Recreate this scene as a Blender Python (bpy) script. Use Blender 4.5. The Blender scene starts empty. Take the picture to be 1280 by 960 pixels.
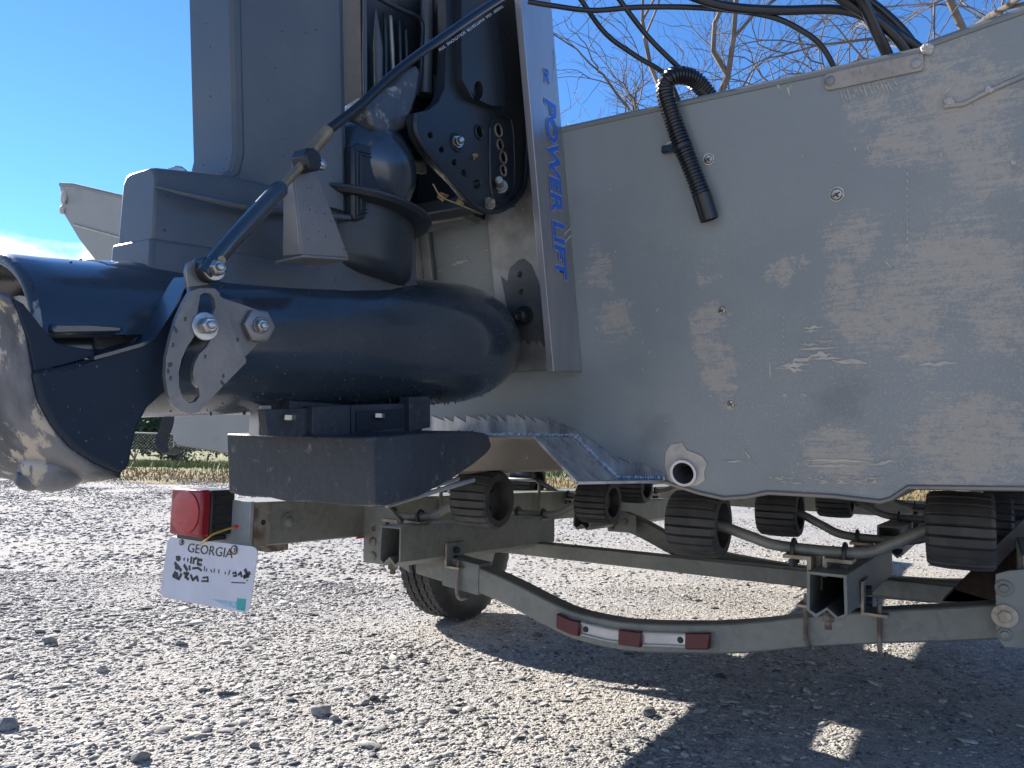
import bpy, bmesh, math, random
import numpy as np
from mathutils import Vector, Matrix
from mathutils import noise as mnoise
from mathutils.geometry import tessellate_polygon
random.seed(7); rng = np.random.default_rng(5)
SC = bpy.context.scene
COL = SC.collection
rad = math.radians

# ------------------------------------------------------------------ camera
CAMZ = .72; PITCH = math.atan(75/960); ROLL = rad(1.5)
cam = bpy.data.cameras.new('camera'); cam.sensor_width = 36; cam.lens = 36*960/1280
cam.clip_start = .02; cam.clip_end = 3000
camo = bpy.data.objects.new('camera', cam); COL.objects.link(camo)
camo.matrix_world = Matrix.Translation((0, 0, CAMZ)) @ Matrix.Rotation(math.pi/2+PITCH, 4, 'X') @ Matrix.Rotation(ROLL, 4, 'Z')
SC.camera = camo

# ------------------------------------------------------------------ frame of the boat: s to starboard, f forward, z up
A = rad(32); B0 = Vector((.002, 1.335, 0)); RAKE = rad(13); ZB = .70
SV = Vector((math.cos(A), -math.sin(A), 0)); FV = Vector((math.sin(A), math.cos(A), 0))
def W(p): return B0 + SV*p[0] + FV*p[1] + Vector((0, 0, p[2]))
CB = Vector((-(B0.dot(SV)), -(B0.dot(FV)), CAMZ))
TR = math.tan(RAKE)
def at(u, v, k, val):
    "point of the plane s/f/z = val (or 't': val in front of the raked transom) that shows at photo pixel u, v"
    x = (u-640)/960; y = -(v-480)/960
    c, s = math.cos(ROLL), math.sin(ROLL); x, y = c*x-s*y, s*x+c*y
    cp, sp = math.cos(PITCH), math.sin(PITCH)
    d = Vector((x, cp-y*sp, sp+y*cp)); d = Vector((d.dot(SV), d.dot(FV), d.z))
    if k == 't': n = Vector((0, math.cos(RAKE), math.sin(RAKE))); off = n.z*ZB-val
    else: n = Vector({'s': (1, 0, 0), 'f': (0, 1, 0), 'z': (0, 0, 1)}[k]); off = val
    return CB + d*((off-n.dot(CB))/n.dot(d))
def ats(L, k, val): return [at(u, v, k, val) for u, v in L]
def tr(s, z, off=0):  # point of the transom plane
    return Vector((s, -TR*(z-ZB)-off/math.cos(RAKE), z))

# ------------------------------------------------------------------ sun and sky
SUNB = Vector((-1.93, .40, 1.0)).normalized()
sw = SV*SUNB.x + FV*SUNB.y + Vector((0, 0, SUNB.z))
sun = bpy.data.lights.new('sun', 'SUN'); sun.energy = 5.0; sun.angle = rad(.55); sun.color = (1, .93, .84)
suno = bpy.data.objects.new('sun', sun); COL.objects.link(suno)
suno.rotation_euler = sw.to_track_quat('Z', 'Y').to_euler()
world = bpy.data.worlds.new('World'); SC.world = world; world.use_nodes = True
nt = world.node_tree; nt.nodes.clear()
def N(t, typ, **kw):
    n = t.nodes.new(typ)
    for k, v in kw.items():
        if k.startswith('i_'): n.inputs[int(k[2:])].default_value = v
        else: setattr(n, k, v)
    return n
sky = N(nt, 'ShaderNodeTexSky', sky_type='NISHITA', sun_disc=False)
sky.sun_elevation = math.asin(sw.z); sky.sun_rotation = math.atan2(sw.x, sw.y)
sky.air_density = 1.0; sky.dust_density = 0; sky.ozone_density = 3.5; sky.altitude = 900
tc = N(nt, 'ShaderNodeTexCoord'); sp = N(nt, 'ShaderNodeSeparateXYZ'); nt.links.new(tc.outputs['Generated'], sp.inputs[0])
mp = N(nt, 'ShaderNodeMapping'); mp.inputs['Scale'].default_value = (1, 1, 3.2); nt.links.new(tc.outputs['Generated'], mp.inputs[0])
nz = N(nt, 'ShaderNodeTexNoise'); nz.inputs['Scale'].default_value = 3.1; nz.inputs['Detail'].default_value = 9; nz.inputs['Roughness'].default_value = .56
nt.links.new(mp.outputs[0], nz.inputs['Vector'])
def mr(t, a, b, c=0, d=1, smooth=True):
    n = N(t, 'ShaderNodeMapRange'); n.interpolation_type = 'SMOOTHSTEP' if smooth else 'LINEAR'
    n.inputs[1].default_value = a; n.inputs[2].default_value = b; n.inputs[3].default_value = c; n.inputs[4].default_value = d
    return n
def mathn(t, op, a=None, b=None):
    n = N(t, 'ShaderNodeMath', operation=op)
    for i, x in enumerate((a, b)):
        if x is None: continue
        if isinstance(x, (int, float)): n.inputs[i].default_value = x
        else: t.links.new(x, n.inputs[i])
    return n.outputs[0]
hb = mr(nt, .165, .275, .16, -.20); nt.links.new(sp.outputs[2], hb.inputs[0])
cl = mathn(nt, 'ADD', nz.outputs[0], hb.outputs[0])
cm = mr(nt, .53, .62); nt.links.new(cl, cm.inputs[0])
mx = N(nt, 'ShaderNodeMix', data_type='RGBA'); nt.links.new(cm.outputs[0], mx.inputs[0])
tn = N(nt, 'ShaderNodeMix', data_type='RGBA', blend_type='MULTIPLY'); tn.inputs[0].default_value = 1; nt.links.new(sky.outputs[0], tn.inputs[6]); tn.inputs[7].default_value = (.45, .68, .90, 1)
nt.links.new(tn.outputs[2], mx.inputs[6]); mx.inputs[7].default_value = (4.6, 4.7, 4.9, 1)
bg = N(nt, 'ShaderNodeBackground'); bg.inputs[1].default_value = .10; nt.links.new(mx.outputs[2], bg.inputs[0])
wo = N(nt, 'ShaderNodeOutputWorld'); nt.links.new(bg.outputs[0], wo.inputs[0])
vs = SC.view_settings; SC.display_settings.display_device = 'sRGB'
vs.view_transform = 'Standard'; vs.look = 'None'; vs.gamma = 1; vs.use_curve_mapping = False; vs.exposure = 1.4

# ------------------------------------------------------------------ materials
def mat(name, col, rough=.5, metal=0, col2=None, scale=8, lo=.35, hi=.7, bump=0, bscale=None, detail=6, spec=.5,
        rvar=0, col3=None, scale3=40, lo3=.6, hi3=.75, coat=0, stretch=None, extra=None):
    m = bpy.data.materials.new(name); m.use_nodes = True; t = m.node_tree; b = t.nodes['Principled BSDF']
    b.inputs['Base Color'].default_value = (*col, 1); b.inputs['Roughness'].default_value = rough
    b.inputs['Metallic'].default_value = metal; b.inputs['Specular IOR Level'].default_value = spec
    b.inputs['Coat Weight'].default_value = coat; b.inputs['Coat Roughness'].default_value = .15
    tcn = N(t, 'ShaderNodeTexCoord'); vec = tcn.outputs['Object']
    if stretch:
        mpn = N(t, 'ShaderNodeMapping'); mpn.inputs['Scale'].default_value = stretch; t.links.new(vec, mpn.inputs[0]); vec = mpn.outputs[0]
    cur = None
    def noise(sc, det=detail, ro=.6):
        n = N(t, 'ShaderNodeTexNoise'); n.inputs['Scale'].default_value = sc; n.inputs['Detail'].default_value = det
        n.inputs['Roughness'].default_value = ro; t.links.new(vec, n.inputs['Vector']); return n.outputs[0]
    def mix(fac, a, bcol):
        x = N(t, 'ShaderNodeMix', data_type='RGBA'); t.links.new(fac, x.inputs[0])
        if isinstance(a, tuple): x.inputs[6].default_value = (*a, 1)
        else: t.links.new(a, x.inputs[6])
        x.inputs[7].default_value = (*bcol, 1); return x.outputs[2]
    cur = col
    if col2:
        r = mr(t, lo, hi); n1 = noise(scale); t.links.new(n1, r.inputs[0]); cur = mix(r.outputs[0], cur, col2)
        if rvar:
            rr = mr(t, .3, .7, rough-rvar, rough+rvar); t.links.new(n1, rr.inputs[0]); t.links.new(rr.outputs[0], b.inputs['Roughness'])
    if col3:
        r = mr(t, lo3, hi3); t.links.new(noise(scale3, 8, .7), r.inputs[0]); cur = mix(r.outputs[0], cur, col3)
    if extra: cur = extra(t, vec, cur, mix, noise)
    if not isinstance(cur, tuple): t.links.new(cur, b.inputs['Base Color'])
    if bump:
        bn = N(t, 'ShaderNodeBump'); bn.inputs['Strength'].default_value = 1; bn.inputs['Distance'].default_value = bump
        t.links.new(noise(bscale or scale*3, 5), bn.inputs['Height']); t.links.new(bn.outputs[0], b.inputs['Normal'])
    return m

def hull_extra(t, vec, cur, mix, noise):
    # fine speckled abrasion, heavier in some areas
    big = mr(t, .40, .58); t.links.new(noise(2.6, 4), big.inputs[0])
    sx = N(t, 'ShaderNodeSeparateXYZ'); t.links.new(vec, sx.inputs[0])
    side = mr(t, .12, .5); t.links.new(sx.outputs[0], side.inputs[0])
    low = mr(t, 1.16-ZB, .95-ZB, .15, 1); t.links.new(sx.outputs[2], low.inputs[0])
    w = mathn(t, 'MULTIPLY', mathn(t, 'MULTIPLY', big.outputs[0], side.outputs[0]), low.outputs[0])
    fine = mr(t, .50, .68); t.links.new(noise(330, 3, .8), fine.inputs[0])
    m1 = mathn(t, 'MULTIPLY', mathn(t, 'MULTIPLY', w, fine.outputs[0]), .85)
    cur = mix(m1, cur, (.40, .36, .30))
    # spots where bare metal shows
    spots = []
    wob_ = mathn(t, 'MULTIPLY', mathn(t, 'SUBTRACT', noise(14, 6, .7), .5), .16)
    for (u, v, r) in [(884, 352, .028), (893, 398, .03), (1060, 355, .04), (1070, 400, .03), (1075, 300, .05), (1190, 330, .10),
                      (1120, 385, .10), (1150, 440, .05), (1245, 400, .06), (1090, 130, .06), (1130, 165, .06), (1190, 130, .10),
                      (880, 445, .03), (985, 340, .03), (770, 390, .05), (745, 340, .04), (1200, 560, .10), (1050, 575, .06), (1265, 545, .05), (900, 470, .03),(1240,200,.06)]:
        p = at(u, v, 't', 0)-Vector((0, 0, ZB))
        vd = N(t, 'ShaderNodeVectorMath', operation='DISTANCE'); t.links.new(vec, vd.inputs[0]); vd.inputs[1].default_value = p
        q = mr(t, r*1.25, r*.1); t.links.new(mathn(t, 'ADD', vd.outputs[1], wob_), q.inputs[0]); spots.append(q.outputs[0])
    acc = spots[0]
    for q in spots[1:]: acc = mathn(t, 'MAXIMUM', acc, q)
    st_ = N(t, 'ShaderNodeMapping'); st_.inputs['Scale'].default_value = (.8, .8, 7); t.links.new(vec, st_.inputs[0])
    sn = N(t, 'ShaderNodeTexNoise'); sn.inputs['Scale'].default_value = 30; sn.inputs['Detail'].default_value = 10; sn.inputs['Roughness'].default_value = .8; t.links.new(st_.outputs[0], sn.inputs['Vector'])
    f2 = mathn(t, 'ADD', mathn(t, 'ADD', mathn(t, 'MULTIPLY', noise(70, 12, .85), .34), mathn(t, 'MULTIPLY', sn.outputs[0], .40)), mathn(t, 'MULTIPLY', noise(260, 3, .9), .26))
    f3 = mathn(t, 'ADD', f2, mathn(t, 'MULTIPLY', acc, .12))
    th = mr(t, .545, .63); t.links.new(f3, th.inputs[0])
    acc2 = mr(t, 0, .35); t.links.new(acc, acc2.inputs[0])
    m2 = mathn(t, 'MULTIPLY', mathn(t, 'MULTIPLY', acc2.outputs[0], th.outputs[0]), .56)
    # dark smudges and rain runs
    dk = mr(t, .56, .72); t.links.new(noise(6, 7, .65), dk.inputs[0])
    cur = mix(mathn(t, 'MULTIPLY', dk.outputs[0], .35), cur, (.10, .115, .12))
    cur = mix(m2, cur, (.50, .42, .33))
    return cur
M = {}
M['hull'] = mat('painted_hull', (.225, .252, .25), .40, .05, (.265, .288, .282), 5, bump=.0006, bscale=60, extra=hull_extra, rvar=.08)
M['hull_in'] = mat('hull_side_paint', (.19, .205, .20), .5, .1, (.24, .25, .24), 5, bump=.0004, bscale=60)
M['bare'] = mat('bare_ground_aluminium', (.30, .30, .305), .34, .6, (.58, .57, .55), 45, lo=.3, hi=.75, stretch=(1, 1, .12), rvar=.1, bump=.0003, bscale=250)
M['scuff'] = mat('scraped_bare_metal', (.55, .50, .42), .6, .2, (.40, .38, .34), 60)
M['weld'] = mat('weld_metal', (.62, .62, .63), .3, .9, (.4, .4, .4), 120, bump=.001, bscale=300)
M['bottom'] = mat('weathered_hull_bottom', (.28, .25, .21), .5, .4, (.20, .19, .17), 9, col3=(.5, .46, .4), scale3=26, lo3=.62, hi3=.7)
M['cheek'] = mat('matt_dark_gate_paint', (.012, .022, .036), .6, 0, (.018, .028, .042), 7, spec=.25, bump=.0004, bscale=70, col3=(.05, .055, .06), scale3=45, lo3=.66, hi3=.76)
M['navy'] = mat('blue_black_motor_paint', (.022, .034, .046), .24, 0, (.030, .042, .054), 7, rvar=.07, bump=.0002, bscale=90, spec=.6, coat=.7,
                col3=(.055, .06, .066), scale3=45, lo3=.66, hi3=.78)
M['navyflat'] = mat('faded_motor_paint', (.078, .090, .098), .36, 0, (.100, .110, .114), 5, rvar=.08, bump=.0004, bscale=70, spec=.5)
M['intake'] = mat('rough_black_intake_paint', (.022, .030, .040), .55, 0, (.036, .044, .054), 12, col3=(.17, .17, .17), scale3=60, lo3=.58, hi3=.72, bump=.0018, bscale=130)
M['darkcast'] = mat('dark_cast_housing', (.016, .023, .029), .36, 0, (.022, .027, .032), 12, col3=(.07, .065, .05), scale3=60, lo3=.68, hi3=.76, bump=.0006, bscale=90)
M['worn'] = mat('worn_bucket_metal', (.17, .175, .185), .42, .3, (.055, .062, .074), 11, lo=.42, hi=.6, col3=(.42, .37, .30), scale3=30, lo3=.52, hi3=.58, bump=.0012, bscale=60, stretch=(1, 1, .5))
M['steel'] = mat('stainless_plate', (.27, .26, .25), .45, .65, (.19, .185, .18), 14, rvar=.08, bump=.0003, bscale=200)
M['bright'] = mat('bright_fastener_steel', (.46, .45, .43), .3, .9, (.28, .27, .25), 90)
M['brass'] = mat('dull_brass', (.34, .26, .15), .45, .6, (.20, .16, .11), 60)
M['alu'] = mat('mill_aluminium', (.55, .56, .58), .33, .85, (.40, .40, .42), 8, stretch=(1, 1, .2), rvar=.08, col3=(.25, .24, .22), scale3=50, lo3=.64, hi3=.7)
M['alud'] = mat('weathered_aluminium', (.36, .36, .34), .5, .6, (.22, .22, .20), 10, lo=.4, hi=.62, col3=(.55, .53, .48), scale3=80, lo3=.64, hi3=.68, bump=.0004, bscale=120)
M['darkstain'] = mat('dark_oxide_stain', (.085, .09, .095), .45, .4, (.13, .135, .14), 22)
M['blue'] = mat('blue_decal_ink', (.02, .13, .55), .4)
M['silver'] = mat('silver_decal_edge', (.55, .60, .72), .4, .3)
def galv_extra(t, vec, cur, mix, noise):
    v = N(t, 'ShaderNodeTexVoronoi'); v.inputs['Scale'].default_value = 75; t.links.new(vec, v.inputs['Vector'])
    sx = N(t, 'ShaderNodeSeparateXYZ'); t.links.new(v.outputs['Color'], sx.inputs[0])
    q = mathn(t, 'MULTIPLY', sx.outputs[0], .32)
    return mix(q, cur, (.30, .31, .29))
M['galv'] = mat('weathered_galvanised_steel', (.17, .18, .162), .5, .3, (.235, .24, .215), 7, lo=.38, hi=.68, col3=(.30, .29, .25), scale3=45, lo3=.64, hi3=.72, bump=.0004, bscale=90, extra=galv_extra)
M['galvlight'] = mat('clean_galvanised_steel', (.23, .245, .235), .5, .35, (.16, .17, .16), 12, col3=(.16, .12, .08), scale3=30, lo3=.66, hi3=.72)
M['bracket'] = mat('pale_bracket_edge', (.48, .42, .34), .5, .3, (.28, .22, .16), 40)
M['rust'] = mat('rusty_steel', (.12, .085, .06), .75, .1, (.24, .22, .19), 30, lo=.4, hi=.6, bump=.0008, bscale=80)
M['rubber'] = mat('black_rubber', (.026, .027, .029), .62, 0, (.045, .045, .046), 14, bump=.0005, bscale=120)
M['cable'] = mat('black_cable_sheath', (.010, .012, .016), .28, 0, spec=.6)
M['conduit'] = mat('black_plastic_conduit', (.012, .013, .016), .30, 0, spec=.6)
M['print'] = mat('white_print', (.7, .7, .7), .5)
M['ink'] = mat('black_ink', (.02, .02, .02), .5)
def redx(t, vec, cur, mix, noise):
    v = N(t, 'ShaderNodeTexVoronoi'); v.inputs['Scale'].default_value = 95; t.links.new(vec, v.inputs['Vector'])
    q = mr(t, .1, .6); t.links.new(v.outputs[0], q.inputs[0]); return mix(q.outputs[0], cur, (.42, .006, .018))
M['red'] = mat('red_lamp_plastic', (.24, .004, .012), .3, 0, coat=.2, bump=.0006, bscale=250)
M['redlens'] = mat('red_lamp_lens', (.26, .003, .010), .22, 0, coat=.3, extra=redx, bump=.0008, bscale=300)
M['reddark'] = mat('dark_red_marker_lens', (.075, .004, .010), .3, 0, (.10, .005, .014), 60, coat=.2)
M['blackpl'] = mat('black_plastic', (.015, .016, .018), .38, 0)
M['plate'] = mat('white_plate_paint', (.52, .54, .60), .4, .1, (.58, .60, .66), 12)
M['teal'] = mat('teal_sticker', (.02, .30, .28), .4, 0, (.03, .42, .36), 300)
M['tealfade'] = mat('teal_print', (.22, .45, .55), .5, 0, (.5, .55, .6), 90)
M['yellow'] = mat('yellow_wire', (.50, .33, .05), .45)
M['redwire'] = mat('red_wire', (.5, .03, .04), .45)
M['brown'] = mat('brown_carpet', (.045, .026, .019), .9, 0, (.07, .042, .03), 60, bump=.001, bscale=300)
M['leaf'] = mat('dry_leaf', (.30, .19, .08), .7, 0, (.42, .28, .13), 90)
M['white'] = mat('light_fender_paint', (.42, .43, .41), .45, .1, (.34, .35, .33), 8)
M['bark'] = mat('bare_bark', (.10, .085, .07), .9, 0, (.20, .165, .14), 3, bump=.004, bscale=20)
M['fence'] = mat('fence_galvanised', (.45, .46, .46), .5, .5)
M['brick'] = mat('far_brick', (.20, .09, .075), .85, 0, (.25, .12, .10), 2)
M['glass'] = mat('window_glass', (.03, .04, .05), .1)
M['leaves'] = mat('dark_shrub_leaves', (.030, .055, .022), .7, 0, (.055, .085, .03), 1.5)
M['dryweed'] = mat('dry_weeds', (.26, .20, .11), .85, 0, (.34, .27, .16), 2)
M['grassg'] = mat('green_grass', (.10, .14, .035), .8, 0, (.19, .19, .06), 1.2)
M['grassd'] = mat('dry_orange_grass', (.30, .20, .09), .85, 0, (.24, .21, .08), 1.2)
M['drop'] = mat('water_drop', (.045, .055, .065), .12, 0, spec=.6)

# ------------------------------------------------------------------ mesh builder
class G:
    def __init__(s): s.v = []; s.f = []
    def add(s, vs, fs):
        o = len(s.v); s.v += [tuple(x) for x in vs]; s.f += [tuple(i+o for i in q) for q in fs]; return s
    def box(s, a, b, c, d, e, f):
        vs = [(x, y, z) for z in (e, f) for y in (c, d) for x in (a, b)]
        return s.add(vs, [(0, 2, 3, 1), (4, 5, 7, 6), (0, 1, 5, 4), (2, 6, 7, 3), (0, 4, 6, 2), (1, 3, 7, 5)])
    def prism(s, loop, off, holes=()):
        off = Vector(off); loops = [[Vector(p) for p in loop]] + [[Vector(p) for p in h] for h in holes]
        flat = [p for l in loops for p in l]; n = len(flat)
        tris = tessellate_polygon(loops)
        vs = flat + [p+off for p in flat]; fs = []
        for t_ in tris: fs += [tuple(t_), tuple(i+n for i in reversed(t_))]
        k = 0
        for l in loops:
            m_ = len(l)
            for i in range(m_): j = (i+1) % m_; fs.append((k+i, k+j, k+j+n, k+i+n))
            k += m_
        return s.add(vs, fs)
    def loft(s, rings, cap=True, closed=True):
        n = len(rings[0]); vs = [p for r in rings for p in r]; fs = []
        for k in range(len(rings)-1):
            for i in range(n if closed else n-1):
                j = (i+1) % n; fs.append((k*n+i, k*n+j, (k+1)*n+j, (k+1)*n+i))
        if cap: fs += [tuple(range(n-1, -1, -1)), tuple((len(rings)-1)*n+i for i in range(n))]
        return s.add(vs, fs)
    def tube(s, path, r, n=10, cap=True):
        path = [Vector(p) for p in path]; rs = r if isinstance(r, (list, tuple)) else [r]*len(path)
        rings = []; t0 = (path[1]-path[0]).normalized(); nn = t0.orthogonal().normalized()
        for i, p in enumerate(path):
            t = (path[min(i+1, len(path)-1)]-path[max(i-1, 0)]).normalized()
            nn = (nn - t*nn.dot(t)).normalized(); b = t.cross(nn)
            rings.append([p + (nn*math.cos(2*math.pi*k/n) + b*math.sin(2*math.pi*k/n))*rs[i] for k in range(n)])
        return s.loft(rings, cap)
    def lathe(s, o, d, prof, n=24, cap=True, ph=0):
        o = Vector(o); d = Vector(d).normalized(); a = d.orthogonal().normalized(); b = d.cross(a)
        return s.loft([[o + d*t + (a*math.cos(2*math.pi*k/n+ph) + b*math.sin(2*math.pi*k/n+ph))*max(r, 1e-5) for k in range(n)] for t, r in prof], cap)
    def ball(s, c, r, n=10, m=6):
        c = Vector(c); r = r if isinstance(r, (tuple, list)) else (r, r, r)
        return s.loft([[c+Vector((r[0]*math.sin(math.pi*j/m)*math.cos(2*math.pi*i/n), r[1]*math.sin(math.pi*j/m)*math.sin(2*math.pi*i/n), r[2]*math.cos(math.pi*j/m))) for i in range(n)] for j in [.02]+list(range(1, m))+[m-.02]])
    def build(s, name, m, parent=None, bev=0, smooth=35, base=None, kind=None):
        bs = Vector(parent['_b']) if parent is not None and '_b' in parent else Vector(base or (0, 0, 0))
        me = bpy.data.meshes.new(name); me.from_pydata([tuple(Vector(v)-bs) for v in s.v], [], s.f)
        bm = bmesh.new(); bm.from_mesh(me); bmesh.ops.recalc_face_normals(bm, faces=bm.faces); bm.to_mesh(me); bm.free()
        me.materials.append(M[m] if isinstance(m, str) else m)
        if smooth: me.polygons.foreach_set('use_smooth', [True]*len(me.polygons)); me.set_sharp_from_angle(angle=rad(smooth))
        o = bpy.data.objects.new(name, me); COL.objects.link(o)
        if parent is not None: o.parent = parent; o['_b'] = tuple(bs)
        if kind: o['kind'] = kind
        if bev:
            b = o.modifiers.new('bevel', 'BEVEL'); b.width = bev; b.segments = 2; b.limit_method = 'ANGLE'; b.angle_limit = rad(40); b.harden_normals = False
        return o
def spline(pts, n=8):
    P = [Vector(p) for p in pts]; P = [P[0]*2-P[1]] + P + [P[-1]*2-P[-2]]; out = []
    for i in range(1, len(P)-2):
        a, b, c, d = P[i-1:i+3]
        for k in range(n):
            t = k/n; out.append(.5*((2*b)+(c-a)*t+(2*a-5*b+4*c-d)*t*t+(3*b-a-3*c+d)*t**3))
    return out+[P[-2]]
def tag(o, label, cat, group=None):
    o['label'] = label; o['category'] = cat
    if group: o['group'] = group
    return o
def thing(name, label, cat, base, group=None, boat=True):
    o = bpy.data.objects.new(name, None); COL.objects.link(o); o.empty_display_size = .1
    if boat: o.location = W(base); o.rotation_euler = (0, 0, -A); o['_b'] = tuple(base)
    else: o.location = base; o['_b'] = (0, 0, 0)
    return tag(o, label, cat, group)
def single(g, name, m, label, cat, base, group=None, **kw):
    "one-mesh thing given in boat coordinates"
    o = g.build(name, m, None, base=base, **kw); o.location = W(base); o.rotation_euler = (0, 0, -A)
    return tag(o, label, cat, group)
def bolt(p, d, r, h, washer=0, n=6, gg=None):
    g = gg or G(); p = Vector(p); d = Vector(d).normalized()
    if washer: g.lathe(p, d, [(0, washer), (.0018, washer), (.002, washer*.9)], 20)
    g.lathe(p+d*.002, d, [(0, r), (h*.85, r), (h, r*.85)], n, ph=.3)
    g.lathe(p+d*(.002+h), d, [(0, r*.5), (h*.35, r*.48), (h*.4, r*.3)], 14)
    return g
def text(body, o, xd, yd, length, height, m, parent, name='lettering', thick=.0004, shear=0, bold=0):
    c = bpy.data.curves.new('tmp', 'FONT'); c.body = body; c.shear = shear; c.offset = bold; c.extrude = 0; c.resolution_u = 3
    ob = bpy.data.objects.new('tmp', c); COL.objects.link(ob)
    dg = bpy.context.evaluated_depsgraph_get(); me = bpy.data.meshes.new_from_object(ob.evaluated_get(dg))
    xs = [v.co.x for v in me.vertices]; ys = [v.co.y for v in me.vertices]
    x0, x1, y0, y1 = min(xs), max(xs), min(ys), max(ys)
    xd = Vector(xd).normalized(); yd = Vector(yd).normalized(); nd = xd.cross(yd); bs = Vector(parent['_b'])
    for v in me.vertices:
        v.co = Vector(o) + xd*((v.co.x-x0)/(x1-x0)*length) + yd*((v.co.y-y0)/(y1-y0)*height) + nd*thick - bs
    me.name = name; me.materials.clear(); me.materials.append(M[m])
    bpy.data.objects.remove(ob); bpy.data.curves.remove(c)
    t = bpy.data.objects.new(name, me); COL.objects.link(t); t.parent = parent; t['_b'] = tuple(bs); return t
def circ(c, r, ax='s', n=14):
    c = Vector(c); out = []
    for k in range(n):
        a, b = r*math.cos(2*math.pi*k/n), r*math.sin(2*math.pi*k/n)
        out.append(c+Vector((0, a, b) if ax == 's' else ((a, 0, b) if ax == 'f' else (a, -TR*b, b))))
    return out

# ================================================================== GROUND AND FAR SETTING
def gz(x, y):
    z = .012*math.sin(x*1.7+y*.6)*math.sin(y*1.1-x*.4) + .006*math.sin(x*5+1)*math.sin(y*4.3)
    d = math.hypot(x, y)
    t_ = min(max((d-17)/14, 0), 1); t_ = t_*t_*(3-2*t_)
    return z - .38*t_
def ground_mat():
    m = bpy.data.materials.new('gravel_ground'); m.use_nodes = True; t = m.node_tree; b = t.nodes['Principled BSDF']
    tcn = N(t, 'ShaderNodeTexCoord'); vec = tcn.outputs['Object']
    b.inputs['Roughness'].default_value = .9; b.inputs['Specular IOR Level'].default_value = .25
    v1 = N(t, 'ShaderNodeTexVoronoi'); v1.inputs['Scale'].default_value = 150; t.links.new(vec, v1.inputs['Vector'])
    v2 = N(t, 'ShaderNodeTexVoronoi'); v2.inputs['Scale'].default_value = 48; t.links.new(vec, v2.inputs['Vector'])
    sx = N(t, 'ShaderNodeSeparateXYZ'); t.links.new(v1.outputs['Color'], sx.inputs[0])
    sx2 = N(t, 'ShaderNodeSeparateXYZ'); t.links.new(v2.outputs['Color'], sx2.inputs[0])
    f = mathn(t, 'ADD', mathn(t, 'MULTIPLY', sx.outputs[0], .6), mathn(t, 'MULTIPLY', sx2.outputs[0], .4))
    cr = N(t, 'ShaderNodeValToRGB'); e = cr.color_ramp.elements
    e[0].position = .05; e[0].color = (.17, .17, .17, 1); e[1].position = .95; e[1].color = (.56, .54, .51, 1)
    k = cr.color_ramp.elements.new(.5); k.color = (.36, .345, .325, 1)
    t.links.new(f, cr.inputs[0])
    nn = N(t, 'ShaderNodeTexNoise'); nn.inputs['Scale'].default_value = 1.3; nn.inputs['Detail'].default_value = 8; t.links.new(vec, nn.inputs['Vector'])
    q = mr(t, .42, .62, 0, .7); t.links.new(nn.outputs[0], q.inputs[0])
    x = N(t, 'ShaderNodeMix', data_type='RGBA'); t.links.new(q.outputs[0], x.inputs[0]); t.links.new(cr.outputs[0], x.inputs[6]); x.inputs[7].default_value = (.40, .375, .335, 1)
    # far strips: dry grass, green verge
    g = N(t, 'ShaderNodeSeparateXYZ'); t.links.new(vec, g.inputs[0])
    wob = N(t, 'ShaderNodeTexNoise'); wob.inputs['Scale'].default_value = 1.1; wob.inputs['Detail'].default_value = 8; t.links.new(vec, wob.inputs['Vector'])
    yy = mathn(t, 'ADD', g.outputs[1], mathn(t, 'MULTIPLY', wob.outputs[0], 1.6))
    def band(cur, y0, y1, colr):
        a = mr(t, y0-.25, y0+.25); t.links.new(yy, a.inputs[0])
        c2 = mr(t, y1+.25, y1-.25); t.links.new(yy, c2.inputs[0])
        z = N(t, 'ShaderNodeMix', data_type='RGBA'); t.links.new(mathn(t, 'MULTIPLY', a.outputs[0], c2.outputs[0]), z.inputs[0]); t.links.new(cur, z.inputs[6])
        gn = N(t, 'ShaderNodeTexNoise'); gn.inputs['Scale'].default_value = 5; gn.inputs['Detail'].default_value = 9; t.links.new(vec, gn.inputs['Vector'])
        g2 = mr(t, .3, .7); t.links.new(gn.outputs[0], g2.inputs[0])
        h = N(t, 'ShaderNodeMix', data_type='RGBA'); t.links.new(g2.outputs[0], h.inputs[0]); h.inputs[6].default_value = (*colr[0], 1); h.inputs[7].default_value = (*colr[1], 1)
        t.links.new(h.outputs[2], z.inputs[7]); return z.outputs[2]
    cur = band(x.outputs[2], 12.4, 17.0, ((.30, .21, .10), (.22, .19, .08)))
    cur = band(cur, 17.4, 400, ((.11, .15, .045), (.24, .22, .09)))
    t.links.new(cur, b.inputs['Base Color'])
    bn = N(t, 'ShaderNodeBump'); bn.inputs['Distance'].default_value = .004; bn.inputs['Strength'].default_value = 1
    hh = mathn(t, 'ADD', v1.outputs[0], mathn(t, 'MULTIPLY', v2.outputs[0], 1.2)); t.links.new(hh, bn.inputs['Height']); t.links.new(bn.outputs[0], b.inputs['Normal'])
    return m
def ground():
    xs = np.concatenate([-np.geomspace(1200, 6, 22), np.linspace(-5.6, 5.6, 90), np.geomspace(6, 1200, 22)])
    ys = np.concatenate([-np.geomspace(1200, 1.2, 14), np.linspace(-1, 8, 90), np.geomspace(8.2, 1500, 46)])
    vs = [(x, y, gz(x, y)) for y in ys for x in xs]; n = len(xs); fs = [(j*n+i, j*n+i+1, (j+1)*n+i+1, (j+1)*n+i) for j in range(len(ys)-1) for i in range(n-1)]
    me = bpy.data.meshes.new('ground'); me.from_pydata(vs, [], fs); me.materials.append(ground_mat())
    me.polygons.foreach_set('use_smooth', [True]*len(me.polygons))
    o = bpy.data.objects.new('ground', me); COL.objects.link(o); o['kind'] = 'structure'; o['label'] = 'grey crushed stone yard with dry grass beyond'
ground()

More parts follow.
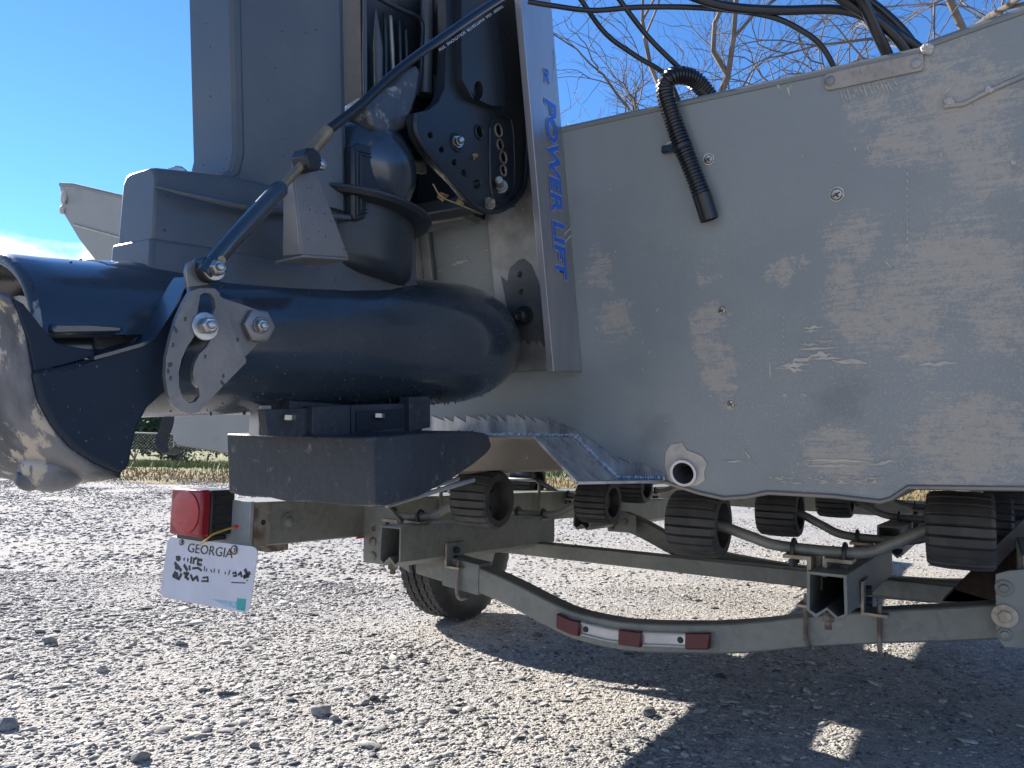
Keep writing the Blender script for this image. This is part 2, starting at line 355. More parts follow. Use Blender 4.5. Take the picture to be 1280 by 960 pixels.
def stone_mat():
    m = bpy.data.materials.new('crushed_stone'); m.use_nodes = True; t = m.node_tree; b = t.nodes['Principled BSDF']
    a = N(t, 'ShaderNodeAttribute'); a.attribute_name = 'tone'
    cr = N(t, 'ShaderNodeValToRGB'); e = cr.color_ramp.elements; e[0].color = (.09, .092, .095, 1); e[1].color = (.56, .54, .50, 1); e[1].position = 1
    k = e.new(.35); k.color = (.215, .212, .205, 1); k = e.new(.7); k.color = (.36, .345, .315, 1); k = e.new(.9); k.color = (.50, .47, .42, 1)
    t.links.new(a.outputs['Fac'], cr.inputs[0])
    nn = N(t, 'ShaderNodeTexNoise'); nn.inputs['Scale'].default_value = 120; nn.inputs['Detail'].default_value = 4
    tcn = N(t, 'ShaderNodeTexCoord'); t.links.new(tcn.outputs['Object'], nn.inputs['Vector'])
    x = N(t, 'ShaderNodeMix', data_type='RGBA', blend_type='MULTIPLY'); x.inputs[0].default_value = .5; t.links.new(cr.outputs[0], x.inputs[6]); t.links.new(nn.outputs[1], x.inputs[7])
    y = N(t, 'ShaderNodeMix', data_type='RGBA'); q = mr(t, .3, .7, .75, 1.15); t.links.new(nn.outputs[0], q.inputs[0])
    z = N(t, 'ShaderNodeVectorMath', operation='SCALE'); t.links.new(cr.outputs[0], z.inputs[0]); t.links.new(q.outputs[0], z.inputs['Scale'])
    t.links.new(z.outputs[0], b.inputs['Base Color']); b.inputs['Roughness'].default_value = .85; b.inputs['Specular IOR Level'].default_value = .3
    return m
M['stone'] = stone_mat()
ph = (1+5**.5)/2
ICO_V = np.array([(-1, ph, 0), (1, ph, 0), (-1, -ph, 0), (1, -ph, 0), (0, -1, ph), (0, 1, ph), (0, -1, -ph), (0, 1, -ph), (ph, 0, -1), (ph, 0, 1), (-ph, 0, -1), (-ph, 0, 1)])/math.hypot(1, ph)
ICO_F = np.array([(0, 11, 5), (0, 5, 1), (0, 1, 7), (0, 7, 10), (0, 10, 11), (1, 5, 9), (5, 11, 4), (11, 10, 2), (10, 7, 6), (7, 1, 8), (3, 9, 4), (3, 4, 2), (3, 2, 6), (3, 6, 8), (3, 8, 9), (4, 9, 5), (2, 4, 11), (6, 2, 10), (8, 6, 7), (9, 8, 1)])
OCT_V = np.array([(1, 0, 0), (-1, 0, 0), (0, 1, 0), (0, -1, 0), (0, 0, 1), (0, 0, -1)], float)
OCT_F = np.array([(0, 2, 4), (2, 1, 4), (1, 3, 4), (3, 0, 4), (2, 0, 5), (1, 2, 5), (3, 1, 5), (0, 3, 5)])
def scatter(name, n, d0, d1, size, flat, label, SV_=None, SF_=None, jit=.32, tone=(.52, .25), left=False):
    SV_ = ICO_V if SV_ is None else SV_; SF_ = ICO_F if SF_ is None else SF_; nv, nf = len(SV_), len(SF_)
    # positions in the wedge the camera could see, and a little beyond it
    d = np.sqrt(rng.uniform(d0*d0, d1*d1, n)); x = (rng.uniform(-.95, .95, n) if not left else -.95+1.9*rng.uniform(0, 1, n)**1.7)*d
    pn = np.array([mnoise.noise(Vector((a*1.1, b*1.1, 3.3)))+.5*mnoise.noise(Vector((a*3.1, b*3.1, 7.7))) for a, b in zip(x, d)])
    s = size*np.exp(rng.normal(0, .45, n))*np.clip(1+.6*pn-.10*x, .55, 1.55); s = np.clip(s, size*.4, size*3.4)
    z = np.array([gz(a, b) for a, b in zip(x, d)])
    sc = np.stack([s*rng.uniform(.8, 1.5, n), s*rng.uniform(.6, 1.1, n), s*rng.uniform(flat*.6, flat*1.3, n)], 1)
    v = SV_[None]*(1+rng.uniform(-jit, jit, (n, nv, 1)))*sc[:, None, :]
    yaw = rng.uniform(0, 6.283, n); tx = rng.normal(0, .28, n)
    c, s_ = np.cos(tx), np.sin(tx); y2 = v[:, :, 1]*c[:, None]-v[:, :, 2]*s_[:, None]; z2 = v[:, :, 1]*s_[:, None]+v[:, :, 2]*c[:, None]
    c, s_ = np.cos(yaw), np.sin(yaw); X = v[:, :, 0]*c[:, None]-y2*s_[:, None]; Y = v[:, :, 0]*s_[:, None]+y2*c[:, None]
    v = np.stack([X+x[:, None], Y+d[:, None], z2+z[:, None]+(sc[:, 2]*.12)[:, None]], 2).reshape(-1, 3)
    f = (SF_[None]+np.arange(n)[:, None, None]*nv).reshape(-1)
    me = bpy.data.meshes.new(name); me.vertices.add(n*nv); me.vertices.foreach_set('co', v.ravel())
    me.loops.add(n*nf*3); me.loops.foreach_set('vertex_index', f); me.polygons.add(n*nf)
    me.polygons.foreach_set('loop_start', np.arange(n*nf)*3); me.polygons.foreach_set('loop_total', np.full(n*nf, 3)); me.update()
    at_ = me.attributes.new('tone', 'FLOAT', 'FACE'); at_.data.foreach_set('value', np.repeat(np.clip(rng.normal(tone[0], tone[1], n), 0, 1), nf))
    me.materials.append(M['stone']); o = bpy.data.objects.new(name, me); COL.objects.link(o); o['kind'] = 'stuff'; tag(o, label, 'gravel')
scatter('gravel', 84000, 1.35, 4.0, .0033, .42, 'loose grey crushed gravel near the camera and under the trailer')
scatter('coarse_gravel', 11000, 1.35, 4.6, .0074, .24, 'scattered larger flat grey chips lying on the fine gravel', jit=.42, tone=(.50, .32), left=True)
scatter('far_gravel', 100000, 3.7, 13.3, .0072, .42, 'grey gravel reaching back to the dry grass edge', OCT_V, OCT_F)
def big_stone(u, v, size, lab):
    x, y = None, None
    p = W(at(u, v, 'z', 0)); vv = ICO_V*(1+rng.uniform(-.3, .3, (12, 1)))*np.array([size*1.2, size*.8, size*.75])
    size *= .75; vv = vv*.75; g = G(); g.add([tuple(a) for a in vv], [tuple(a) for a in ICO_F]); o = g.build('stone', 'stone', None, smooth=0, bev=0); o.location = (p.x, p.y, gz(p.x, p.y)+size*.3); o.rotation_euler = (0, 0, random.random()*6)
    a = o.data.attributes.new('tone', 'FLOAT', 'FACE'); a.data.foreach_set('value', [random.uniform(.3, .8)]*20)
    m = o.modifiers.new('bevel', 'BEVEL'); m.width = size*.08; m.segments = 1
    tag(o, lab, 'stone')
for q in [(868, 852, .022, 'upright grey stone standing in the lit patch below the curved crossbeam'),
          (812, 898, .03, 'pale flat stone at the middle of the lit ground patch'),
          (935, 895, .02, 'dark flat stone at the edge of the hull shadow'),
          (400, 893, .032, 'whitish chunky stone by the thin pointed shadow'),
          (417, 901, .02, 'small whitish stone beside the whitish chunky one'),
          (176, 948, .03, 'dark stone near the bottom left of the yard'),
          (128, 838, .026, 'flat dark stone left of the licence plate on open gravel'),
          (62, 806, .03, 'long flat grey stone near the left edge of the yard'),
          (528, 830, .02, 'grey stone just below and left of the tyre'),
          (455, 882, .018, 'beige round stone left of the tyre shadow'),
          (318, 931, .018, 'tan stone at the bottom of the gravel'),
          (10, 910, .035, 'pale slab stone at the lower left corner'),
          (620, 826, .018, 'small white stone lit inside the tyre shadow'),
          (1010, 868, .02, 'bluish stone in the hull shadow right of the lit patch')]:
    big_stone(*q)

# -- far things: verge grass, weeds, shrubs, fence, building
def tufts(name, n, x0, x1, y0, y1, h, m, label, cat, w=.012):
    g = G()
    for _ in range(n):
        x, y = random.uniform(x0, x1), random.uniform(y0, y1); b = Vector((x, y, gz(x, y)-.02))
        a = random.uniform(0, 6.28); lean = Vector((random.gauss(0, .3), random.gauss(0, .3), 1))*h*random.uniform(.3, 1.1)
        d = Vector((math.cos(a), math.sin(a), 0))*w*random.uniform(.6, 1.6)
        g.add([b-d, b+d, b+lean*.6+d*.7, b+lean], [(0, 1, 2), (0, 2, 3)])
    o = g.build(name, m, None, smooth=0, kind='stuff'); tag(o, label, cat)
tufts('dry_grass', 16000, -13, 16, 11.9, 16.4, .10, 'grassd', 'dry orange grass strip at the far edge of the gravel', 'grass')
tufts('verge_grass', 9000, -20, 22, 17, 21, .20, 'grassg', 'green grass on the verge before the fence', 'grass', .02)
tufts('dry_weeds', 9000, -24, 24, 20.5, 25, .26, 'dryweed', 'straw coloured weeds in front of the fence', 'weeds', .03)
def shrub(x, y, w, h, m, label, n=1400, group=None, leaf=.05, name='shrub'):
    t = thing(name, label, 'shrub', (x, y, gz(x, y)), group, boat=False); g = G(); st = G()
    for k in range(6):
        a = random.uniform(0, 6.28); st.tube([(0, 0, 0), (math.cos(a)*w*.2, math.sin(a)*w*.2, h*.4), (math.cos(a)*w*.35, math.sin(a)*w*.3, h*.8)], [.03, .02, .008], 5)
    cl = [(random.gauss(0, w*.28), random.gauss(0, w*.2), h*random.uniform(.25, .85), random.uniform(.18, .34)*min(w, h)) for _ in range(16)]
    for _ in range(n):
        c = random.choice(cl); v = Vector((random.gauss(0, 1), random.gauss(0, 1), random.gauss(0, 1))).normalized()*c[3]*random.uniform(.6, 1.1)
        p = Vector(c[:3])+v; p.z = max(p.z, .03)
        e1 = Vector((random.gauss(0, 1), random.gauss(0, 1), random.gauss(0, 1))).normalized()*leaf*random.uniform(.6, 1.4); e2 = e1.orthogonal().normalized()*leaf*.6
        g.add([p-e1, p+e2, p+e1, p-e2], [(0, 1, 2, 3)])
    st.build('stem', 'bark', t); g.build('foliage', m, t, smooth=0, kind='stuff')
hed = 'dark evergreen shrubs beyond the fence'
for k, x in enumerate([-21, -18.6, -16.4, -14.3, -12.2, -10]):
    shrub(x, 34+random.uniform(-1, 1), 3.2, 2.1+random.uniform(-.2, .5), 'leaves', ['dark evergreen shrub furthest left behind the fence', 'dark shrub second from the left behind the fence', 'dark shrub behind the visible fence post', 'dark shrub seen through the gap beside the hanging strap', 'dark shrub partly hidden by the grey hull corner', 'dark shrub hidden mostly behind the intake'][k], 1500, hed, .11)
shrub(-9.6, 22, .9, .5, 'leaves', 'small round green bush in the weeds beyond the yard', 700, None, .035)
for k, (x, y) in enumerate([(-5, 26), (-1, 30), (3, 30), (8, 30), (13, 26), (17.5, 24)]):
    shrub(x, y, 4, 1.5, 'dryweed' if k > 3 else 'leaves', ['green shrub seen under the tunnel', 'green shrub behind the second roller row', 'shrub behind the drain pipe side of the hull', 'low shrub behind the trailer middle', 'brown leafy shrub behind the right roller', 'brown leafy shrub at the far right edge'][k], 1300, None, .10)
def fence():
    t = thing('chain_link_fence', 'chain link fence with pale top rail beyond the weeds at the left', 'fence', (-40, 30, -.40), boat=False)
    X = 76
    g = G(); g.tube([(0, 0, 1.17), (X, 0, 1.17)], .03, 8); g.build('top_rail', 'fence', t)
    g = G(); g.tube([(0, 0, .06), (X, 0, .06)], .01, 6); g.build('bottom_wire', 'fence', t)
    x = .8; first = None
    while x < X:
        g = G(); g.tube([(0, 0, 0), (0, 0, 1.16)], .025, 8); 
        if first is None: first = o = g.build('post', 'fence', t); o.location = (x, .0, 0)
        else: o = first.copy(); COL.objects.link(o); o.location = (x, 0, 0)
        x += 2.9
    g = G()
    for k in range(0, int(X/.13)):
        a = k*.13
        for sg in (1, -1):
            b = a+sg*1.1
            if 0 < b < X: g.tube([(a, .03*0+.034, .06), (b, .034, 1.15)], .0025, 3, False)
    g.build('wire_mesh', 'fence', t, kind='stuff')
fence()
def building():
    t = thing('brick_building', 'low pinkish brick building far behind the shrubs', 'building', (-26, 62, -.4), boat=False)
    g = G(); outer = [(-14, 0, 0), (14, 0, 0), (14, 0, 4.2), (-14, 0, 4.2)]
    holes = [[(x, 0, 1.2), (x+1.6, 0, 1.2), (x+1.6, 0, 2.9), (x, 0, 2.9)] for x in range(-12, 12, 5)]
    g.prism(outer, (0, .3, 0), holes); g.box(-14, 14, 8, 8.3, 0, 4.2); g.box(-14, -13.7, .3, 8, 0, 4.2); g.box(13.7, 14, .3, 8, 0, 4.2); g.build('wall', 'brick', t)
    g = G(); g.loft([[(-14.6, -.6, 4.21), (-14.6, 8.9, 4.21), (-14.6, 4.1, 5.9)], [(14.6, -.6, 4.21), (14.6, 8.9, 4.21), (14.6, 4.1, 5.9)]]); g.build('roof', 'galv', t)
    for x in range(-12, 12, 5):
        g = G(); g.box(x, x+1.6, .1, .16, 1.2, 1.3); g.box(x, x+1.6, .1, .16, 2.8, 2.9); g.box(x, x+.1, .1, .16, 1.3, 2.8); g.box(x+1.5, x+1.6, .1, .16, 1.3, 2.8); w = g.build('window', 'white', t)
        g = G(); g.box(x+.1, x+1.5, .12, .14, 1.3, 2.8); g.build('pane', 'glass', w)
building()

# -- bare trees behind the boat
def tree(px, dist, top, seed, label, lean=0, spread=1.0, r0=.16, fork=.35):
    rnd = random.Random(seed); d = (px-640)/960
    x, y = d*dist, dist; t = thing('bare_tree', label, 'tree', (x, y, gz(x, y)-.05), 'bare trees behind the boat', boat=False)
    tk = G(); br = G(); h0 = top*fork
    pts = [Vector((0, 0, 0))]
    for k in range(1, 7): pts.append(pts[-1]+Vector((lean*h0/6+rnd.gauss(0, .04), rnd.gauss(0, .04), h0/6)))
    tk.tube(pts, [r0*(1-.05*k)*(1.35 if k == 0 else 1) for k in range(7)], 10)
    cnt = [0]
    def grow(p, dr, L, r, lev):
        if r < .0045 or lev > 7 or cnt[0] > 1500: return
        n = 4; path = [p]; rs = [r]; q = p.copy(); dd = dr.copy()
        for k in range(n):
            dd = (dd+Vector((rnd.gauss(0, .24), rnd.gauss(0, .24), rnd.gauss(-.01, .15)))).normalized(); q = q+dd*L/n; path.append(q); rs.append(r*(1-.34*(k+1)/n))
        br.tube(path, rs, 6 if lev < 2 else (4 if lev < 4 else 3), False); cnt[0] += 1
        for k in range(1, n+1):
            m_ = 1 if k < n else 2
            if k < n and rnd.random() < .45: continue
            for _ in range(m_):
                a = Vector((rnd.gauss(0, 1), rnd.gauss(0, 1), rnd.gauss(0, .6))).normalized()
                nd = (dd*rnd.uniform(.8, 1.3)+a*rnd.uniform(.5, 1.0)*spread+Vector((0, 0, .0))).normalized()
                grow(path[k], nd, L*rnd.uniform(.55, .80), rs[k]*rnd.uniform(.50, .72) if k < n else rs[k]*rnd.uniform(.7, .9), lev+1)
    n0 = 3
    for k in range(n0):
        a = k*6.283/n0+rnd.uniform(-.4, .4)+seed; dr = Vector((math.cos(a)*.7*spread+lean, math.sin(a)*.7*spread, 1)).normalized()
        grow(pts[-1]-Vector((0, 0, rnd.uniform(0, h0*.12)*(k > 0))), dr, (top-h0)*rnd.uniform(.33, .46), r0*rnd.uniform(.42, .6), 0)
    tk.build('trunk', 'bark', t); br.build('branches', 'bark', t, smooth=60)
tree(800, 13, 11.5, 11, 'bare tree directly behind the power lift strip with a leaning limb', .05, 1.0, .17)
tree(905, 22, 16, 22, 'thin bare tree behind the corrugated hose', 0, .8, .14)
tree(985, 19, 13, 33, 'bare tree between the hose and the serial plate', .03, .9, .12)
tree(1120, 24, 17.5, 44, 'tall bare tree behind the thick cables', -.02, .9, .15)
tree(1215, 12, 12, 55, 'large pale limbed bare tree at the upper right', .02, 1.0, .2)
tree(720, 30, 12, 66, 'distant wispy bare tree just right of the power lift strip', 0, .9, .12)
tree(1330, 16, 15, 77, 'bare tree past the right edge, its twigs above the hull corner', -.08, 1.0, .17)

# ================================================================== BOAT
boat = thing('boat', 'grey painted aluminium boat hull with scuffed transom on the trailer', 'boat', (0, 0, ZB))
HALF = [(.145, .736), (.195, .667), (.275, .669), (.330, .655), (.367, .649), (.40, .653), (.431, .661), (.520, .661), (.578, .657), (.592, .662), (.612, .678), (.74, .683), (.94, .699)]
bot = [(-s, z) for s, z in reversed(HALF)] + HALF
topl = [(1.02, .92), (1.14, 1.13), (1.21, 1.20), (1.262, 1.27), (1.258, 1.335), (1.20, 1.325), (.99, 1.265), (.80, 1.232), (.655, 1.212)]
def arc(c, r, n=22): return [tr(c[0]+r*math.cos(2*math.pi*k/n), c[1]+r*math.sin(2*math.pi*k/n)) for k in range(n)]
pipe_c = at(856, 590, 't', 0)
topc = [(.64, 1.206), (-.64, 1.206)]
outl = bot + topl + topc + [(-s, z) for s, z in reversed(topl)]
g = G(); g.prism([tr(s, z) for s, z in outl], (0, .006, 0), [arc((pipe_c.x, pipe_c.z), .0175)])
tm = g.build('transom', 'hull', boat)
tm['label'] = 'scuffed grey transom panel'
# hull shell forward of the transom
def sec(f, tun, rise, k=1.0):
    pts = [(-s*k, z) for s, z in reversed(topl[:5])] + bot + topl[:5]
    out = []
    for s, z in pts:
        zz = z
        if abs(s) < .2*k and z < .75 and z > .68: zz = .735 if tun else .667
        if abs(s) < 1.3 and z < .76: sh = 0
        out.append(Vector((s*1.0, f-TR*(z-ZB)*max(0, 1-f/2)+.0065, zz+rise+(.0 if z < 1 else rise*.15))))
    return out
def hullpts(f, tun, rise, kk):
    L = []
    for s, z in [(-s, z) for s, z in reversed(topl[:5])] + bot + topl[:5]:
        zz = z
        if abs(s) < .2 and z > .70 and z < .75 and not tun: zz = .667
        L.append(Vector((s*kk, f - TR*(z-ZB)*max(0, 1-f/2)+.0065, zz+rise)))
    return L
secs = [hullpts(0, 1, 0, 1), hullpts(.25, 1, 0, 1), hullpts(.62, 0, 0, 1), hullpts(2, 0, 0, 1), hullpts(3.3, 0, .05, .97), hullpts(4.3, 0, .22, .86), hullpts(5.0, 0, .46, .66)]
lo_, hi_ = 5, 5+len(bot)-1
g = G(); g.loft([s[lo_-1:hi_+2] for s in secs], cap=False, closed=False); o = g.build('hull_bottom', 'bottom', boat)
m_ = o.modifiers.new('solid', 'SOLIDIFY'); m_.thickness = .004; m_.offset = 1
for sl in (slice(0, 5), slice(-5, None)):
    g = G(); g.loft([s[sl] for s in secs], cap=False, closed=False); o = g.build('hull_side', 'hull_in', boat); m_ = o.modifiers.new('solid', 'SOLIDIFY'); m_.thickness = .004
# rolled gunwale edge along the transom top
g = G(); g.tube([tr(s, z+.002, 0)+Vector((0, .003, 0)) for s, z in topl[4:]+topc+[(-s, z) for s, z in reversed(topl[4:])]], .0055, 8); g.build('gunwale_edge', 'hull_in', boat)
g = G(); g.tube(ats([(92, 281), (150, 297)], 't', .002), .003, 6); g.build('seam', 'scuff', boat)
# worn corner of the port gunwale
g = G(); g.ball(at(80, 245, 't', .001), (.012, .006, .022)); g.ball(at(78, 262, 't', .001), (.010, .006, .012)); g.build('worn_corner', 'scuff', boat)
# short tunnel hood sticking out behind the transom, bare aluminium
T1, T2 = at(718, 547, 't', .002), at(772, 599, 't', .002)
dA = T1.y-at(668, 546, 's', T1.x).y; dB = T2.y-at(722, 601, 's', T2.x).y; th_ = Vector((-.002, 0, -.0035))
g = G(); g.prism([T1, T2, T2-Vector((0, dB, 0)), T1-Vector((0, dA, 0))], th_); g.build('tunnel_side_plate', 'bare', boat)
g = G(); g.prism([Vector((-a.x, a.y, a.z)) for a in (T1, T2, T2-Vector((0, dB, 0)), T1-Vector((0, dA, 0)))], (.002, 0, -.0035)); g.build('tunnel_side_plate', 'bare', boat)
g = G(); g.prism([T1+Vector((-.001, 0, 0)), T1+Vector((-.001, -dA, 0)), Vector((-T1.x+.001, T1.y-dA, T1.z)), Vector((-T1.x+.001, T1.y, T1.z))], (0, 0, -.004)); g.build('tunnel_roof_plate', 'bottom', boat)
T3 = at(831, 600, 't', .002)
g = G(); g.prism([T2+Vector((.001, 0, 0)), T2+Vector((.001, -dB, 0)), T3+Vector((0, -dB*.15, 0)), T3], (0, 0, -.004)); g.build('tunnel_flange', 'bare', boat)
def serrated(lower, upper, n, amp, seed):
    rnd = random.Random(seed); pts = []
    def interp(L, t):
        t *= len(L)-1; i = min(int(t), len(L)-2); k = t-i; return (L[i][0]*(1-k)+L[i+1][0]*k, L[i][1]*(1-k)+L[i+1][1]*k)
    for k in range(n+1):
        u, v = interp(upper, k/n); pts.append((u+rnd.uniform(-3, 3)+3, v+amp*rnd.uniform(.0, .9)))
        if k < n: u2, v2 = interp(upper, (k+.35)/n); pts.append((u2-amp*.6, v2-amp*rnd.uniform(.3, 1)))
    return pts + list(reversed(lower))
g = G(); pl = serrated([(538, 541), (600, 543), (655, 543), (717, 543), (742, 566), (772, 596), (800, 597), (831, 597)],
                       [(538, 523), (600, 523), (650, 522), (700, 529), (735, 548), (765, 572), (800, 580), (828, 593)], 30, 6, 3)
g.prism(ats(pl, 't', .0022), (0, .0015, 0)); g.build('ground_strip', 'bare', boat)
def weldbead(path, r=.004, seed=1):
    g = G(); rnd = random.Random(seed); P = [Vector(p) for p in path]
    L = sum((b-a).length for a, b in zip(P, P[1:]))
    for a, b in zip(P, P[1:]):
        n = max(2, int((b-a).length/.004))
        for k in range(n): g.ball(a.lerp(b, (k+.5)/n)+Vector((0, 0, rnd.uniform(-.0007, .0007))), (r*rnd.uniform(.8, 1.1),)*3, 8, 4)
    return g
for L in ([(540, 543), (600, 544), (655, 544), (718, 545)], [(718, 545), (772, 597)], [(772, 597), (831, 598)]):
    weldbead(ats(L, 't', .003), .0042, len(L)).build('weld_bead', 'weld', boat)
# bare patch and drain pipe
g = G(); P_ = [(831, 585), (832, 566), (838, 556), (852, 553), (858, 563), (868, 566), (878, 571), (884, 580), (880, 590), (881, 600), (872, 607), (853, 607), (838, 602)]
rr = at(856, 590, 't', .002)
g.prism(ats(P_, 't', .002), (0, .0015, 0), [[rr+Vector((.018*math.cos(a), -TR*.018*math.sin(a), .018*math.sin(a))) for a in [k*2*math.pi/20 for k in range(20)]]]); g.build('bare_patch', 'scuff', boat)
nrm = Vector((0, -math.cos(RAKE), -math.sin(RAKE)))
g = G(); c = pipe_c; n_ = 28
prof = [(.006, .0205), (.0085, .0205), (.0085, .0165), (-.16, .0165), (-.16, .0185), (-.02, .0185), (.0, .0205)]
g.lathe(c, nrm, prof+[prof[0]], n_, cap=False); g.build('drain_pipe', 'alu', boat)
g = G(); g.lathe(c+nrm*-.15, nrm, [(0, .0163), (.002, .0163)], 20); g.build('pipe_shade_disc', 'darkcast', boat)  # dark disc added to give the shade deep inside the open pipe
# serial plate
g = G(); sp_ = [(1030, 95), (1034, 92), (1150, 66), (1154, 68), (1155, 84), (1152, 88), (1036, 113), (1031, 111)]
g.prism(ats(sp_, 't', .003), (0, .002, 0)); spl = g.build('serial_plate', mat('pale_serial_plate', (.40, .355, .31), .5, .3, (.30, .265, .23), 40, col3=(.2, .18, .16), scale3=160, lo3=.58, hi3=.66), boat, bev=.0006)
for (u, v) in [(1037, 101), (1145, 79)]:
    p = at(u, v, 't', .003); g = G(); g.lathe(p, nrm, [(0, .0062), (.0015, .006), (.003, .003)], 16); g.build('rivet', 'alud', spl)
p0, p1 = at(1054, 101, 't', .0032), at(1128, 84, 't', .0032)
xd = (p1-p0).normalized(); yd = xd.cross(nrm).normalized(); yd = yd if yd.z > 0 else -yd
text('GAL 12345 A 101', p0, xd, yd, (p1-p0).length, .006, 'alud', spl, 'stamped_number', .0002) if False else None
# faint stamped characters that can no longer be read
g = G(); rnd = random.Random(4)
for k in range(22):
    a = p0+xd*((p1-p0).length*k/21); 
    for _ in range(2):
        q = a+yd*rnd.uniform(-.002, .008); g.tube([q, q+yd*rnd.uniform(.002, .006)+xd*rnd.uniform(-.002, .002)], .0004, 4)
g.build('stamping', 'alud', spl)
# weld lumps near the right corner
for u, v, r in [(1186, 126, .008), (1236, 111, .007), (1157, 62, .008), (1164, 60, .006)]:
    g = G()
    for k in range(5): g.ball(at(u+random.uniform(-5, 5), v+random.uniform(-3, 3), 't', .002), r*random.uniform(.35, .7), 8, 5)
    g.build('weld_spatter', 'scuff', boat)
g = G(); g.tube(ats([(1180, 133), (1205, 130), (1240, 112), (1280, 95), (1330, 78)], 't', .001), .0035, 6); g.build('crease', 'hull', boat)
# screws with cross recess
def screw(u, v, r=.0068):
    p = at(u, v, 't', 0); g = G(); g.lathe(p, nrm, [(0, r*1.25), (.001, r*1.2), (.001, r), (.003, r*.8), (.0038, r*.35)], 18); o = g.build('screw', 'bright', boat)
    g = G(); 
    for a in (.5, .5+math.pi/2):
        dx = Vector((math.cos(a), 0, math.sin(a))); pr = nrm.cross(dx).normalized()*r*.12; c = p+nrm*.0042; dx = dx*r*.62
        g.prism([c-dx-pr, c+dx-pr, c+dx+pr, c-dx+pr], nrm*-.0016)
    g.build('cross_recess', 'ink', o)
screw(886, 199); screw(903, 388, .006); screw(914, 505, .0062); screw(838, 184, .0062); screw(1046, 243, .008)
# deep scratches
g = G(); rnd = random.Random(9)
def scratch(g, u0, v0, u1, v1, w, rnd):
    n = 7; up = []; dn = []
    for k in range(n+1):
        t_ = k/n; u = u0+(u1-u0)*t_; v = v0+(v1-v0)*t_+rnd.uniform(-w*.3, w*.3); hw = w*.5*math.sin(math.pi*min(max(t_, .06), .94))*rnd.uniform(.6, 1.3)
        L = math.hypot(u1-u0, v1-v0); nx, ny = -(v1-v0)/L, (u1-u0)/L
        up.append((u+nx*hw, v+ny*hw)); dn.append((u-nx*hw, v-ny*hw))
    g.prism(ats(up+dn[::-1], 't', .0012), (0, .0009, 0))
for a in [(1148, 457, 1196, 453, 5), (1122, 446, 1142, 445, 4), (1005, 411, 1029, 408, 4), (1004, 416, 1024, 412, 3), (1000, 430, 1022, 431, 3), (996, 437, 1048, 434, 3), (1020, 427, 1041, 426, 2.5),
          (1012, 443, 1040, 444, 5), (1010, 449, 1052, 447, 4), (984, 453, 1020, 446, 7), (975, 458, 1012, 454, 6), (1040, 451, 1084, 454, 6), (962, 452, 963, 474, 2.5), (984, 461, 1006, 464, 4), (968, 460, 985, 461, 2.5),
          (1000, 493, 1009, 494, 3), (978, 493, 984, 496, 5), (1161, 430, 1167, 438, 3), (939, 575, 930, 562, 2), (905, 577, 930, 576, 2.5), (1250, 188, 1262, 180, 2.5), (1264, 200, 1270, 206, 7), (1083, 182, 1088, 191, 2),
          (1176, 120, 1190, 108, 3), (970, 102, 975, 112, 3), (984, 108, 988, 122, 3), (990, 106, 986, 112, 2), (948, 110, 953, 105, 2), (1005, 575, 1090, 577, 3), (1010, 583, 1070, 582, 3), (1090, 580, 1120, 576, 4),
          (1175, 190, 1177, 198, 2), (1105, 325, 1115, 335, 2), (540, 348, 537, 334, 3), (563, 331, 585, 326, 4), (536, 341, 545, 345, 2)]:
    scratch(g, *a, rnd)
for k in range(11): scratch(g, 1134, 215+k*9, 1134.5, 220+k*9, 2, rnd)
for k in range(9): scratch(g, 979, 395+k*8, 980, 399+k*8, 1.6, rnd); 
for k in range(60):
    u = rnd.uniform(960, 1100); v = rnd.uniform(596, 604); scratch(g, u, v, u+rnd.uniform(3, 12), v+rnd.uniform(-1, 1), rnd.uniform(1, 2.4), rnd)
for k in range(60):
    u, v = rnd.uniform(740, 1278), rnd.uniform(170, 600)
    if 780 < u < 830 and v < 250: continue
    a = rnd.uniform(0, 6.28); L = rnd.uniform(1.5, 7); scratch(g, u, v, u+math.cos(a)*L, v+math.sin(a)*L, rnd.uniform(.8, 1.8), rnd)
for k in range(26):
    u, v = rnd.uniform(525, 610), rnd.uniform(300, 345); L = rnd.uniform(1.5, 5); scratch(g, u, v, u+L, v+rnd.uniform(-2, 2), rnd.uniform(.8, 1.8), rnd)
for k in range(14):
    u = 1050+k*5+rnd.uniform(-2, 2); scratch(g, u, 112+rnd.uniform(-2, 3)-k*1.05, u+6, 122+rnd.uniform(0, 8)-k*1.05, 1.6, rnd)
g.build('deep_scratch', 'scuff', boat, smooth=0, kind='stuff')
# bottom lip below the transom: rolled lower edge on starboard
g = G(); g.tube([tr(s, z-.001, .001) for s, z in HALF[1:]], .0035, 6); g.build('bottom_edge', 'bottom', boat)

# strap end hanging below the port side, seen left of the hull corner
st = G(); pa = spline([at(203, 508, 's', -.5), at(209, 520, 's', -.5), at(207, 535, 's', -.5), at(201, 550, 's', -.5), at(203, 563, 's', -.495), at(212, 568, 's', -.49), at(222, 562, 's', -.485)], 8)
wv = Vector((.004, -.013, .002)); 
st.loft([[p-wv, p+wv, p+wv+Vector((0, .003, .003)), p-wv+Vector((0, .003, .003))] for p in pa])
single(st, 'strap', mat('woven_dark_strap', (.05, .06, .075), .6, 0, (.10, .11, .12), 300), 'curled dark webbing strap end hanging left of the hull corner', 'strap', at(208, 524, 's', -.5), bev=0)

